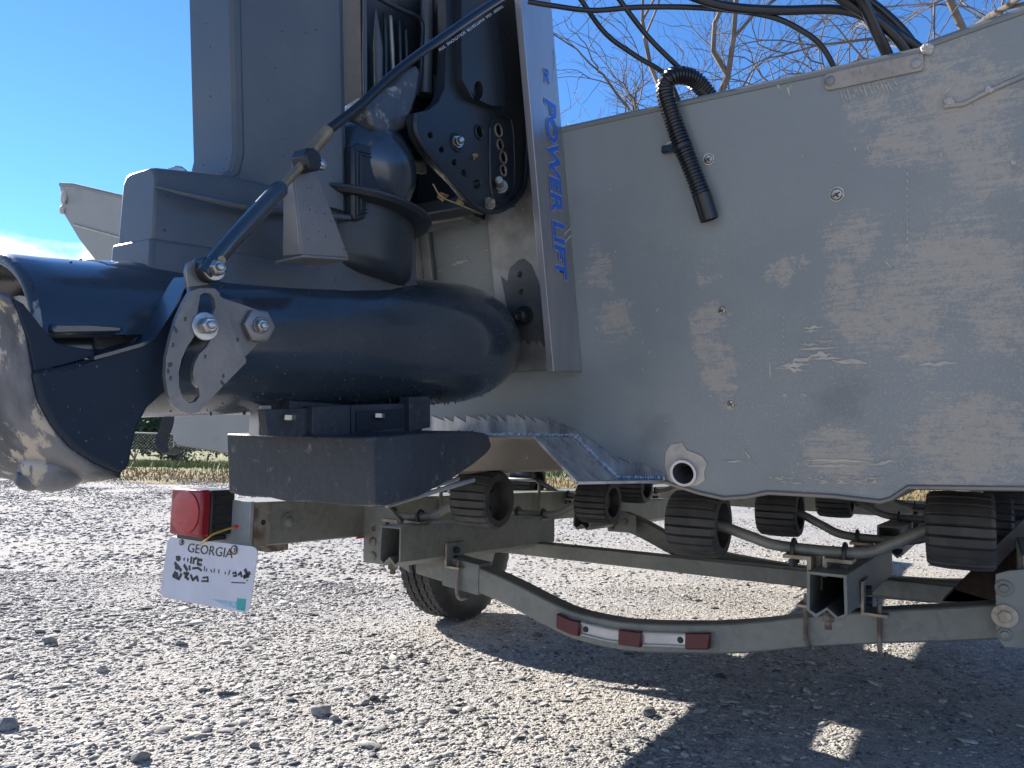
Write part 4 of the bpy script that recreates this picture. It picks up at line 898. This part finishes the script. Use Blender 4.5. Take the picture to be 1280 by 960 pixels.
# dry leaves caught on the bracket and a grass stalk
def leaf(u, v, k, val, r, label):
    c = at(u, v, k, val); g = G(); pts = []
    for q in range(10):
        a = q*.6283; rr_ = r*random.uniform(.55, 1.0); pts.append(c+Vector((rr_*math.cos(a), .002*math.sin(a*2), rr_*math.sin(a)*.8)))
    g.prism(pts, (0, .0008, 0)); single(g, 'dry_leaf', 'leaf', label, 'leaf', tuple(c), smooth=0)
leaf(576, 252, 'f', -.205, .011, 'tan curled dry leaf lying above the aluminium cross bar')
leaf(554, 246, 'f', -.205, .012, 'brown dry leaf left of the tan curled leaf')
leaf(593, 196, 's', .102, .007, 'small orange leaf scrap stuck in a bracket hole')
g = G(); g.tube(spline(ats([(541, 230), (552, 246), (575, 256), (603, 268)], 's', .095), 5), .0010, 5); single(g, 'grass_stalk', 'dryweed', 'thin pale dry stalk caught under the clamp bracket', 'stalk', tuple(at(575, 256, 's', .095)))

# ================================================================== CABLES AND CORRUGATED HOSE
cg = 'cables running over the transom'
def cable(pts, r, label, k=None):
    P = [at(u, v, 't', o) for u, v, o in pts]; g = G(); g.tube(spline(P, 8), r, 12)
    single(g, 'rigging_cable', 'cable', label, 'cable', tuple(P[0]), cg, smooth=60)
cable([(660, 2, .10), (690, 7, .08), (740, 13, .06), (800, 9, .04), (880, 10, .02), (960, 20, 0), (1005, 40, -.02), (1030, 62, -.03), (1050, 100, -.045)], .0036, 'long thin black cable arching from the lift strip to left of the serial plate')
cable([(705, -30, .06), (725, -2, .05), (757, 42, .03), (795, 70, .01), (832, 94, -.02), (850, 130, -.04)], .0036, 'left of the two thin cables dropping to the hose')
cable([(752, -30, .06), (773, -2, .05), (810, 46, .03), (850, 86, 0), (882, 118, -.02), (900, 150, -.04)], .0036, 'right of the two thin cables dropping to the hose')
cable([(810, -30, .05), (870, -3, .04), (915, 9, .02), (975, 13, 0), (1055, 13, -.02), (1105, 32, -.03), (1155, 66, -.045), (1175, 100, -.05)], .0060, 'thick black cable running level then falling behind the serial plate')
cable([(1030, -20, .02), (1058, 2, 0), (1095, 25, -.02), (1125, 52, -.035), (1150, 95, -.05)], .0065, 'thick black cable crossing over the level one')
cable([(1065, -20, .02), (1080, 5, 0), (1098, 45, -.02), (1120, 90, -.05)], .0068, 'thick black cable nearest the serial plate with faint print')
cable([(1072, -10, -.04), (1110, 20, -.045), (1138, 50, -.05), (1160, 90, -.07)], .0055, 'black cable tucked behind the thick ones')
hp = [(905, 150, -.050), (884, 118, -.030), (868, 100, -.014), (850, 94, .004), (837, 98, .016), (831, 110, .018), (834, 128, .018), (843, 155, .016), (856, 190, .016), (868, 220, .016), (878, 246, .016)]
H_ = spline([at(u, v, 't', o) for u, v, o in hp], 40)
# resample evenly with ribs
L = [0]
for a, b in zip(H_, H_[1:]): L.append(L[-1]+(b-a).length)
tot = L[-1]; n = 300; pts = []; rs = []
for k in range(n+1):
    d = tot*k/n; i = max(0, min(len(L)-2, next((j for j in range(len(L)-1) if L[j+1] >= d), len(L)-2))); q = (d-L[i])/max(L[i+1]-L[i], 1e-9)
    pts.append(H_[i].lerp(H_[i+1], min(q, 1))); x_ = (d/.0048) % 1; rs.append(.0128 if .25 < x_ < .75 else .0108)
hose = thing('corrugated_hose', 'black corrugated hose hooked over the transom top edge', 'hose', tuple(at(856, 190, 't', .016)))
g = G(); g.tube(pts, rs, 20); g.build('ribbed_tube', 'conduit', hose, smooth=30)
g = G(); e1, e2 = at(877, 243, 't', .016), at(887, 275, 't', .016); d_ = (e2-e1); g.lathe(e1, d_, [(0, .0115), (0, .0132), (d_.length, .0128), (d_.length, .011), (d_.length-.012, .0105)], 24, cap=True); g.build('end_cuff', 'conduit', hose, smooth=40)
g = G(); c = at(852, 181, 't', .016); d_ = (at(858, 196, 't', .016)-c).normalized(); g.lathe(c, d_, [(0, .0132), (.001, .0142), (.006, .0142), (.007, .0132)], 24); g.build('clamp', 'conduit', hose, smooth=40)
g = G(); g.box(*(lambda p: (p.x-.022, p.x+.004, p.y-.004, p.y+.004, p.z-.005, p.z+.005))(at(846, 184, 't', .007))); g.build('clamp_tab', 'conduit', hose, bev=.001)

# ================================================================== TRAILER
trl = thing('boat_trailer', 'weathered galvanised roller trailer under the boat', 'trailer', (0, 1.0, 0))
def sweep(path, w, h):  # box section running mostly along s; path = lower front edge points
    rings = []
    for p in path: p = Vector(p); rings.append([p, p+Vector((0, w, 0)), p+Vector((0, w, h)), p+Vector((0, 0, h))])
    return rings
# frame rails
for sg in (-1, 1):
    g = G(); s0, s1 = (-.86, -.727) if sg < 0 else (.745, .86); fa = .062 if sg < 0 else .47
    g.loft([[Vector((s0, f, z0)), Vector((s1, f, z0)), Vector((s1, f, z1)), Vector((s0, f, z1))] for f, z0, z1 in ((fa, .470, .572) if sg < 0 else (fa, .455, .555), (.8, .455, .555), (2.0, .42, .53), (3.6, .40, .51), (5.0, .38, .49))])
    g.build('frame_rail', 'galv', trl, bev=.004)
g = G(); g.box(-.862, -.725, .05, .0615, .468, .574); g.build('rail_end_plate', mat('pale_zinc_end', (.38, .41, .40), .5, .2, (.30, .32, .31), 14, col3=(.18, .12, .08), scale3=26, lo3=.62, hi3=.70), trl, bev=.002)
g = G(); g.prism([(-.7255, .062, .471), (-.7255, .10, .471), (-.7255, .112, .50), (-.7255, .105, .53), (-.7255, .11, .571), (-.7255, .062, .571)], (.0012, 0, 0)); g.build('rust_stain', 'rust', trl)
g = G(); g.lathe(at(329, 653, 's', -.7245), (1, 0, 0), [(0, .0065), (.001, .0065)], 14); g.build('bolt_hole', 'ink', trl)
g = G(); c = at(360, 652, 's', -.7265); g.lathe(c, (1, 0, 0), [(0, .021), (.003, .021), (.003, .013), (.009, .011), (.012, .005)], 22); g.build('carriage_bolt', 'galv', trl, smooth=40)
g = G(); g.box(-.84, -.76, .14, .20, .447, .4665); g.build('rail_foot', 'rust', trl, bev=.002)
# gusset plates at the ends of the curved crossbeam
def holes_f(L, f, r): return [[Vector((at(u, v, 'f', f).x+r*math.cos(k*.5236), f, at(u, v, 'f', f).z+r*math.sin(k*.5236))) for k in range(12)] for u, v in L]
g = G(); pl = ats([(455, 632), (486, 634), (500, 650), (512, 716), (500, 708), (454, 703)], 'f', .42); g.prism(pl, (0, .008, 0), holes_f([(467, 660)], .42, .008)); g.build('gusset_plate', 'galv', trl, bev=.001)
for v in (677, 695):
    g = G(); c = at(466, v, 'f', .42); g.lathe(c, (0, -1, 0), [(0, .012), (.004, .011), (.006, .006)], 14); g.build('bolt', 'rust' if v == 677 else 'galv', trl, smooth=40)
g = G(); pl = ats([(1244, 718), (1262, 713), (1330, 706), (1330, 812), (1255, 809), (1245, 795)], 'f', .455); g.prism(pl, (0, .010, 0)); g.build('gusset_plate', 'galvlight', trl, bev=.001)
def fbolt(u, v, f, r, h, w, m='rust', name='bolt'):
    g = G(); c = at(u, v, 'f', f); g.lathe(c, (0, -1, 0), [(0, w), (.003, w), (.0035, w*.9)], 22); g.lathe(c-Vector((0, .003, 0)), (0, -1, 0), [(0, r), (h, r*.95), (h*1.1, r*.6)], 6); g.build(name, m, trl, bev=.0006)
fbolt(1255, 735, .454, .008, .008, .014, 'galv'); fbolt(1256, 770, .454, .011, .006, .020, 'bracket'); fbolt(1256, 793, .454, .008, .006, .011, 'galv')
# curved rear crossbeam
cbp = [(520, 700), (560, 712), (600, 726), (640, 744), (680, 765), (715, 781), (760, 792), (800, 797), (860, 799), (900, 799), (952, 796), (1008, 790), (1100, 784), (1180, 781), (1250, 777)]
cb = spline(ats(cbp, 'f', .50), 3); hh = [.072 if p.x < -.42 else .062 for p in cb]
g = G(); g.loft([[p+Vector((0, 0, -h/2)), p+Vector((0, .055, -h/2)), p+Vector((0, .055, h/2)), p+Vector((0, 0, h/2))] for p, h in zip(cb, hh)]); g.build('rear_crossbeam', 'galv', trl, bev=.004, smooth=50)
g = G(); p, q = at(553, 712, 'f', .497), at(598, 724, 'f', .497); g.loft([[a+Vector((0, 0, -.040)), a+Vector((0, .06, -.040)), a+Vector((0, .06, .036)), a+Vector((0, 0, .036))] for a in (p, q)]); g.build('beam_sleeve', 'galvlight', trl, bev=.002)
# ID light bar
idb = [(699, 784), (889, 805)]
def on_beam(u):
    uu = [a for a, b in cbp]; v = np.interp(u, uu, [b for a, b in cbp]); return at(u, v+1, 'f', .499)
def bar(u0, u1, th, h, m, name, lens=False):
    g = G(); pts = [on_beam(u0+(u1-u0)*k/6) for k in range(7)]
    g.loft([[p+Vector((0, 0, -h/2)), p+Vector((0, -th, -h/2)), p+Vector((0, -th, h/2)), p+Vector((0, 0, h/2))] for p in pts]); return g.build(name, m, trl, bev=.0025 if lens else .0008)
bar(706, 884, .003, .032, 'alu', 'light_bar_backing')
for u0, u1 in ((699, 727), (776, 804), (859, 889)): bar(u0, u1, .016, .034, 'reddark', 'marker_lens', True)
for u0, u1 in ((728, 775), (805, 858)):
    for dz in (.0125, -.0125):
        g = G(); pts = [on_beam(u0+(u1-u0)*k/4)+Vector((0, 0, dz)) for k in range(5)]; g.loft([[p+Vector((0, -.003, -.002)), p+Vector((0, -.009, -.002)), p+Vector((0, -.009, .002)), p+Vector((0, -.003, .002))] for p in pts]); g.build('light_bar_frame', 'white', trl)
for u in (733, 851): g = G(); g.lathe(on_beam(u)-Vector((0, .003, 0)), (0, -1, 0), [(0, .007), (.003, .006), (.004, .002)], 14); g.build('rivet', 'ink', trl)
# further cross members
g = G(); z = .376; g.box(-.72, .695, .95, .995, z-.0, z+.042-.02+.02); g.build('crossbeam', 'galv', trl, bev=.003)
c3 = spline(ats([(760, 646), (795, 658), (840, 682), (880, 698), (940, 711), (1005, 722), (1090, 733), (1180, 740), (1240, 738)], 'f', 1.6), 3)
g = G(); g.loft([[p+Vector((0, 0, -.035)), p+Vector((0, .05, -.035)), p+Vector((0, .05, .035)), p+Vector((0, 0, .035))] for p in c3]); g.build('curved_crossbeam', 'galv', trl, bev=.004, smooth=50)
g = G(); g.prism(ats([(757, 650), (770, 636), (794, 645), (796, 667), (760, 664)], 'f', 1.55), (0, .008, 0)); g.build('gusset_plate', 'galvlight', trl, bev=.001)
for u, v in ((765, 658), (781, 652)): g = G(); g.lathe(at(u, v, 'f', 1.55), (0, -1, 0), [(0, .013), (.005, .011)], 12); g.build('bolt', 'rust', trl)
g = G(); g.box(-.727, .70, 3.0, 3.06, .42, .50); g.build('crossbeam', 'galv', trl, bev=.003)
g = G(); g.box(-.14, -.06, 3.06, 6.2, .42, .50); g.build('tongue', 'galv', trl, bev=.003)
g = G(); g.box(-1.06, 1.06, 1.50, 1.55, .29, .34); g.build('axle', 'galv', trl, bev=.003)
# roller bunk channels: open ended tubes with a pinched bottom
def channel(sc, f0, f1, zc, w, h, zfall=.02):
    g = G(); t_ = .0055
    out = [(-w, h), (-w*1.04, -h*.72), (-w*.55, -h), (0, -h*.62), (w*.55, -h), (w*1.04, -h*.72), (w, h)]
    inn = [(-w+t_, h-t_), (-w*1.04+t_, -h*.72+t_*.3), (-w*.55, -h+t_*1.3), (0, -h*.62+t_), (w*.55, -h+t_*1.3), (w*1.04-t_, -h*.72+t_*.3), (w-t_, h-t_)]
    a = [Vector((sc+x, f0, zc+z)) for x, z in out]; b = [Vector((sc+x, f0, zc+z)) for x, z in inn]
    g.prism(a, (0, f1-f0, -zfall), [b]); return g.build('roller_channel', 'galv', trl, bev=.0008)
channel(-.523, .30, 1.06, .468, .033, .048); channel(.455, .33, 1.04, .468, .033, .040)
channel(-.523, 1.32, 2.2, .47, .033, .045); channel(.455, 1.32, 2.2, .47, .033, .045)
# one roller prototype: ribbed rubber drum with hollow ends
def roller_mesh():
    g = G(); n = 22; W_ = .052; R = .062
    def ring(x, r, ribs=True):
        out = []
        for k in range(n):
            for j, dr in ((0, 0), (.10, .0), (.72, 0), (.86, -.006)):
                a = 2*math.pi*(k+j)/n; rr_ = r+(dr if ribs else 0); out.append(Vector((x, rr_*math.cos(a), rr_*math.sin(a))))
        return out
    g.loft([ring(-W_, .042, False), ring(-W_, R-.006, False), ring(-W_+.006, R-.001), ring(-.02, R+.001), ring(.02, R+.001), ring(W_-.006, R-.001), ring(W_, R-.006, False), ring(W_, .042, False), ring(W_-.03, .038, False), ring(W_-.031, .014, False), ring(-W_+.031, .014, False), ring(-W_+.03, .038, False), ring(-W_, .042, False)], cap=False)
    me = bpy.data.meshes.new('roller'); me.from_pydata([tuple(v) for v in g.v], [], g.f); bm = bmesh.new(); bm.from_mesh(me); bmesh.ops.remove_doubles(bm, verts=bm.verts, dist=1e-5); bmesh.ops.recalc_face_normals(bm, faces=bm.faces); bm.to_mesh(me); bm.free()
    me.polygons.foreach_set('use_smooth', [True]*len(me.polygons)); me.set_sharp_from_angle(angle=rad(28)); me.materials.append(mat('scuffed_roller_rubber', (.040, .041, .042), .55, 0, (.070, .070, .068), 22, bump=.0006, bscale=120))
    g = G(); g.lathe((-.035, 0, 0), (1, 0, 0), [(0, .020), (.07, .020)], 18)
    for k in range(6): a = k*math.pi/3; g.tube([(0, .016*math.cos(a), .016*math.sin(a)), (0, .039*math.cos(a), .039*math.sin(a))], .003, 5)
    mh = bpy.data.meshes.new('hub'); mh.from_pydata([tuple(v) for v in g.v], [], g.f); mh.materials.append(M['blackpl'])
    return me, mh
RM, HM = roller_mesh(); tb = Vector(trl['_b'])
def roller(s, f, z, sc=1.0, yaw=0):
    o = bpy.data.objects.new('roller', RM); COL.objects.link(o); o.parent = trl; o.location = Vector((s, f, z))-tb; o.scale = (1, 1.04*sc, 1.04*sc); o.rotation_euler = (random.random()*.3, 0, yaw)
    h = bpy.data.objects.new('hub', HM); COL.objects.link(h); h.parent = o
    h['kind'] = h.get('kind', '') or 'part'; del h['kind']
def axle_set(sc, f, zr, hs=.235, drop=.055, zl=None, k=1.0):
    zl = zl or zr
    L = [(-hs-.03, zl), (-hs+.045, zl-.002), (-hs*.56, zl-(drop-(zr-zl))*.55), (-hs*.30, zr-drop), (hs*.30, zr-drop), (hs*.56, zr-drop*.55), (hs-.045, zr-.002), (hs+.03, zr)]
    g = G(); g.tube(spline([Vector((sc+a, f, b)) for a, b in L], 5), .0108, 12); g.build('roller_axle', 'galv', trl, smooth=60)
    zb_ = zr-drop
    for sg in (-1, 1):
        c = sc+sg*.038
        g = G(); pr = [(0, 0), (.052, 0), (.052, -.007), (.008, -.007), (.008, -.035), (0, -.035)]
        g.prism([Vector((sc+sg*(.010+a), f-.024, zb_-.0125+b)) for a, b in pr], (0, .048, 0)); g.build('axle_clip', 'bracket', trl, bev=.0008)
        x = sc+sg*.046; P = [Vector((x, f-.016, zb_-.036)), Vector((x, f-.016, zb_))] + [Vector((x, f-.016*math.cos(a), zb_+.0145*math.sin(a))) for a in (.5, 1.1, 1.57, 2.0, 2.6)] + [Vector((x, f+.016, zb_)), Vector((x, f+.016, zb_-.036))]
        g = G(); g.tube(P, .0040, 8); g.lathe((x, f-.016, zb_-.032), (0, 0, 1), [(0, .008), (.010, .008)], 6); g.lathe((x, f+.016, zb_-.032), (0, 0, 1), [(0, .008), (.010, .008)], 6); g.build('u_bolt', 'darkcast', trl, smooth=50)
    g = G(); g.tube([Vector((sc, f, zb_-.012)), Vector((sc, f, zb_-.075))], .007, 8); g.build('pivot_bolt', 'galv', trl)
    roller(sc-hs, f, zl, k); roller(sc+hs, f, zr, k)
axle_set(.423, .44, .590, .235, zl=.566, k=1.04)
axle_set(-.590, .44, .584, .235, k=1.10)
axle_set(.460, 1.0, .560, .235, drop=.05); axle_set(-.545, 1.0, .553, .235, drop=.05)
axle_set(.50, 1.6, .572, .235, drop=.05); axle_set(-.68, 1.6, .575, .235, drop=.05)
axle_set(.50, 2.2, .575, .235, drop=.05); axle_set(-.64, 2.2, .575, .235, drop=.05)
# angle brackets and u-bolts tying the channels to the crossbeam
def tie(sc, side):
    x = sc+side*.036; zb_ = .428 if sc > 0 else .412
    g = G(); pr = [(0, .062), (.005, .062), (.005, .005), (.045, .005), (.045, 0), (0, 0)]
    g.prism([Vector((x+side*a, .475, zb_-.012+b)) for a, b in pr], (0, .075, 0)); g.build('angle_bracket', 'galvlight', trl, bev=.0006)
    g = G(); g.prism([Vector((x+side*a, .4745, zb_-.012+b)) for a, b in [(0, .062), (.005, .062), (.005, .005), (.045, .005), (.045, 0), (0, 0)]], (0, -.0012, 0)); g.build('bracket_edge', 'bracket', trl)
    for z in (.02, .042): g = G(); g.lathe((x+side*.005, .51, zb_+z-.012), (side, 0, 0), [(0, .010), (.010, .010)], 6); g.build('nut', 'darkcast', trl, bev=.0006)
    xx = x+side*.03; g = G(); g.tube(spline([Vector((xx, .490, zb_+.01)), Vector((xx, .488, zb_-.04)), Vector((xx, .489, zb_-.075)), Vector((xx+.004, .50, zb_-.09)), Vector((xx+.006, .53, zb_-.09))], 4), .0045, 8); g.build('u_bolt', 'rust', trl, smooth=50)
tie(.455, 1); tie(.455, -1); tie(-.523, 1)
g = G(); g.lathe((.452, .36, .437), (0, 0, -1), [(0, .012), (.018, .012), (.018, .007), (.032, .007)], 6); g.build('pivot_bolt', 'rust', trl, bev=.0006)
g = G(); g.lathe((-.545, .34, .425), (0, 0, -1), [(0, .012), (.018, .012), (.018, .007), (.030, .007)], 6); g.build('pivot_bolt', 'rust', trl, bev=.0006)
# u-bolts over the port rail seen behind the axle
for f in (.75, .86, 1.35):
    g = G(); g.tube([(-.872, f, .44), (-.872, f, .575), (-.855, f, .588), (-.73, f, .588), (-.715, f, .575), (-.715, f, .44)], .006, 8); g.build('rail_u_bolt', 'galvlight', trl, smooth=50)
# carpeted guide board at starboard
g = G(); L = ats([(1178, 751), (1207, 722), (1240, 690), (1300, 632), (1330, 640), (1330, 760), (1178, 752)], 'f', .80); g.prism(L, (0, .04, 0)); g.build('guide_board', 'brown', trl, bev=.003)
g = G(); L = ats([(1237, 690), (1300, 629), (1330, 615), (1330, 640), (1300, 655), (1240, 716), (1236, 705)], 'f', .79); g.prism(L, (0, .01, 0)); g.build('guide_edge', 'darkstain', trl, bev=.002)
# wheels
def wheel(s_in, side):
    C = Vector((s_in+side*.095, 1.52, .305)); w = .092; R = .305
    g = G(); prof = [(-w*.72, .175), (-w*.9, .20), (-w, .235), (-w*.96, .268), (-w*.80, .290), (-w*.74, .298)]
    tr_ = []
    for x0, x1 in ((-.74, -.42), (-.34, -.06), (.06, .34), (.42, .74)): tr_ += [(x0*w-.001, .293), (x0*w, R), (x1*w, R), (x1*w+.001, .293)]
    prof = [(a+w, b) for a, b in prof+tr_+[(-a, b) for a, b in reversed(prof)]]
    # tread blocks: cut sipes by modulating the tread radius
    n = 150; rings = []
    for t_, r in prof:
        rg = []
        for k in range(n):
            a = 2*math.pi*k/n; rr_ = r-(.006 if (r > .300 and (k+int(t_*60)) % 3 == 0) else 0); rg.append(C+Vector((t_-w, rr_*math.cos(a), rr_*math.sin(a))))
        rings.append(rg)
    g.loft(rings, cap=False); wh = thing_part('wheel', trl)
    g.build('tyre', 'rubber', wh, smooth=30)
    g = G(); g.lathe(C-Vector((w, 0, 0)), (1, 0, 0), [(.02, .178), (.03, .165), (.06, .16), (.07, .07), (.075, .045), (.11, .045), (.115, .10), (.12, .16), (.155, .165), (.165, .178)], 40); g.build('rim', 'galvlight', wh, smooth=40)
    # fender arch
    g = G(); rings = []
    for k in range(17):
        a = rad(22)+rad(122)*k/16; d = Vector((0, math.cos(a), math.sin(a)))
        rings.append([C+d*.365+Vector((x, 0, 0)) for x in (-.125, .125)]+[C+d*.371+Vector((x, 0, 0)) for x in (.125, -.125)])
    g.loft(rings); g.build('fender', 'white', trl, smooth=60)
def thing_part(name, parent):
    o = bpy.data.objects.new(name, None); COL.objects.link(o); o.parent = parent; o['_b'] = tuple(parent['_b']); return o
wheel(-1.10, -1); wheel(1.06, 1)
# tail lamp
lf = -.03
g = G(); L = ats([(216, 610), (255, 612), (253, 672), (212, 668)], 'f', lf); s0, s1 = L[0].x, L[1].x; z1_, z0_ = (L[0].z+L[1].z)/2, (L[2].z+L[3].z)/2
g.box(s0+.002, s1-.002, lf+.022, lf+.088, z0_+.002, z1_-.002)
lamp = g.build('tail_lamp', 'blackpl', trl, bev=.006)
g = G(); g.box(s0, s1, lf-.004, lf+.0215, z0_, z1_); g.build('red_housing', 'red', lamp, bev=.006)
cx, cz = (s0+s1)/2, (z0_+z1_)/2
g = G(); 
rings = [[Vector((cx+a*math.cos(t_), lf-.0045-h, cz+b*math.sin(t_))) for t_ in [k*math.pi/16 for k in range(32)]] for a, b, h in ((.050, .048, 0), (.050, .048, .0015), (.047, .045, .0022), (.02, .02, .0028), (.002, .002, .003))]
g.loft(rings); g.build('lens', 'redlens', lamp, smooth=50)
for k in range(4): g = G(); g.box(s1-.0015, s1+.001, lf+.032, lf+.075, z0_+.018+k*.022, z0_+.026+k*.022); g.build('vent_rib', 'blackpl', lamp)
g = G(); g.box(s0+.01, s1-.004, lf+.01, lf+.07, z0_-.010, z0_+.0015); g.build('lamp_foot', 'blackpl', lamp, bev=.002)
g = G(); g.box(s0+.05, s1-.02, lf+.0885, .0495, .50, .55); g.build('lamp_bracket', 'galv', trl)
# ground wires
e = at(292, 659, 's', -.722)
g = G(); g.tube(spline([at(292, 659, 's', -.722), at(279, 663, 's', -.716), at(266, 668, 's', -.712), at(256, 676, 's', -.72), at(250, 681, 's', -.76)], 6), .0022, 8); g.build('yellow_wire', 'yellow', trl, smooth=60)
g = G(); g.tube([e, e+Vector((.001, .01, .001))], .0045, 10); g.build('wire_joint', 'redwire', trl)
g = G(); g.tube([(-.7235, .40, .462), (-.7235, .46, .461)], .003, 6); g.build('red_wire', 'redwire', trl)
# licence plate
pf = .004
TL, BL, TR_, BR = at(210, 670, 'f', pf), at(202, 746, 'f', pf), at(323, 684, 'f', pf), at(308, 767, 'f', pf)
xd = (TR_-TL).normalized(); Wp = (TR_-TL).length; yd = Vector((-xd.z, 0, xd.x)); Hp = ((TL-BL).length+(TR_-BR).length)/2
dnv = ((BL-TL)+(BR-TR_)).normalized()
def pp_(x, y, d=0): return TL+xd*(x*Wp)+(dnv*(y*Hp))+Vector((0, -d, 0))
rc = .06; out = []
for cx_, cy_, a0 in ((1-rc, rc*2, -90), (1-rc, 1-rc*2, 0), (rc, 1-rc*2, 90), (rc, rc*2, 180)):
    for k in range(5): a = rad(a0+k*22.5); out.append(pp_(cx_+rc*math.cos(a), cy_+2*rc*math.sin(a)))
g = G(); g.prism(out, (0, .002, 0)); lp = g.build('licence_plate', 'plate', trl, bev=.0004); lp['label'] = 'white GEORGIA plate hanging askew with a teal sticker'
text('GEORGIA', pp_(.255, .215, .0006), xd, -dnv, Wp*.50, Hp*.145, 'ink', lp, 'lettering', .0004)
for x, y, r in ((.175, .07, .0065), (.765, .085, .0095)):
    g = G(); g.lathe(pp_(x, y, .0), (0, -1, 0), [(0, r), (.002, r), (.0025, r*.55), (.005, r*.5)], 16); g.build('bolt', 'bright', lp)
    g = G(); g.tube([pp_(x, y, .0022)+Vector((r*.98*math.cos(a), 0, r*.98*math.sin(a))) for a in [k*math.pi/8 for k in range(17)]], .0012, 5, False); g.build('washer_ring', 'ink', lp)
# worn remains of the plate characters
g = G(); rnd = random.Random(21)
def blob(x, y, w, h, n=7, hole=False):
    pts = [pp_(x+w*.5*(1+math.cos(a)*rnd.uniform(.6, 1.1)), y+h*.5*(1+math.sin(a)*rnd.uniform(.6, 1.1)), .0007) for a in [k*6.283/n for k in range(n)]]
    g.prism(pts, (0, .0004, 0))
def stroke(L, w=.0012):
    w *= 1.35
    P = [pp_(x, y, .0008) for x, y in L]
    for a, b in zip(P, P[1:]):
        d = (b-a).normalized(); nrm_ = Vector((-d.z, 0, d.x))*w; g.prism([a-nrm_-d*w*.5, b-nrm_+d*w*.5, b+nrm_+d*w*.5, a+nrm_-d*w*.5], (0, .0004, 0))
blob(.12, .27, .085, .13, 5); blob(.22, .28, .02, .11, 4); blob(.26, .28, .02, .11, 4); stroke([(.31, .29), (.31, .38)], .0022); stroke([(.34, .38), (.34, .31), (.37, .29)], .0022); stroke([(.43, .31), (.39, .31), (.39, .38), (.43, .385)], .0024)
blob(.12, .42, .075, .11, 5); blob(.13, .55, .07, .12, 6); stroke([(.13, .42), (.21, .52)], .003); stroke([(.24, .43), (.28, .50)], .003); stroke([(.30, .43), (.31, .49)], .0022); stroke([(.34, .46), (.40, .44), (.44, .47)], .002)
stroke([(.15, .56), (.13, .63), (.20, .66), (.22, .58)], .0026); stroke([(.25, .56), (.30, .55), (.27, .61), (.31, .64)], .0024); stroke([(.33, .57), (.36, .64), (.40, .58), (.42, .64)], .0024); stroke([(.47, .58), (.52, .56), (.53, .62), (.46, .635)], .0016)
for x in (.47, .50, .54, .58, .63, .70, .745): stroke([(x, .42+rnd.uniform(-.02, .02)), (x+rnd.uniform(-.01, .02), .47)], .0010)
stroke([(.78, .44), (.81, .42), (.82, .47), (.79, .48)], .0016); stroke([(.84, .45), (.86, .41), (.875, .47)], .002); stroke([(.90, .36), (.94, .44), (.90, .47), (.95, .40)], .003); blob(.925, .50, .02, .025); stroke([(.78, .58), (.92, .555)], .0008)
g.build('worn_characters', 'ink', lp, smooth=0)
g = G(); g.prism([pp_(.86, .80, .0007), pp_(.95, .79, .0007), pp_(.955, .97, .0007), pp_(.87, .97, .0007)], (0, .0004, 0)); g.build('sticker', 'teal', lp)
g = G(); g.prism([pp_(.60, .88, .0006), pp_(.86, .86, .0006), pp_(.86, .955, .0006), pp_(.76, .95, .0006)], (0, .0004, 0)); g.build('print_band', 'tealfade', lp)

for o in bpy.data.objects:
    if '_b' in o: del o['_b']
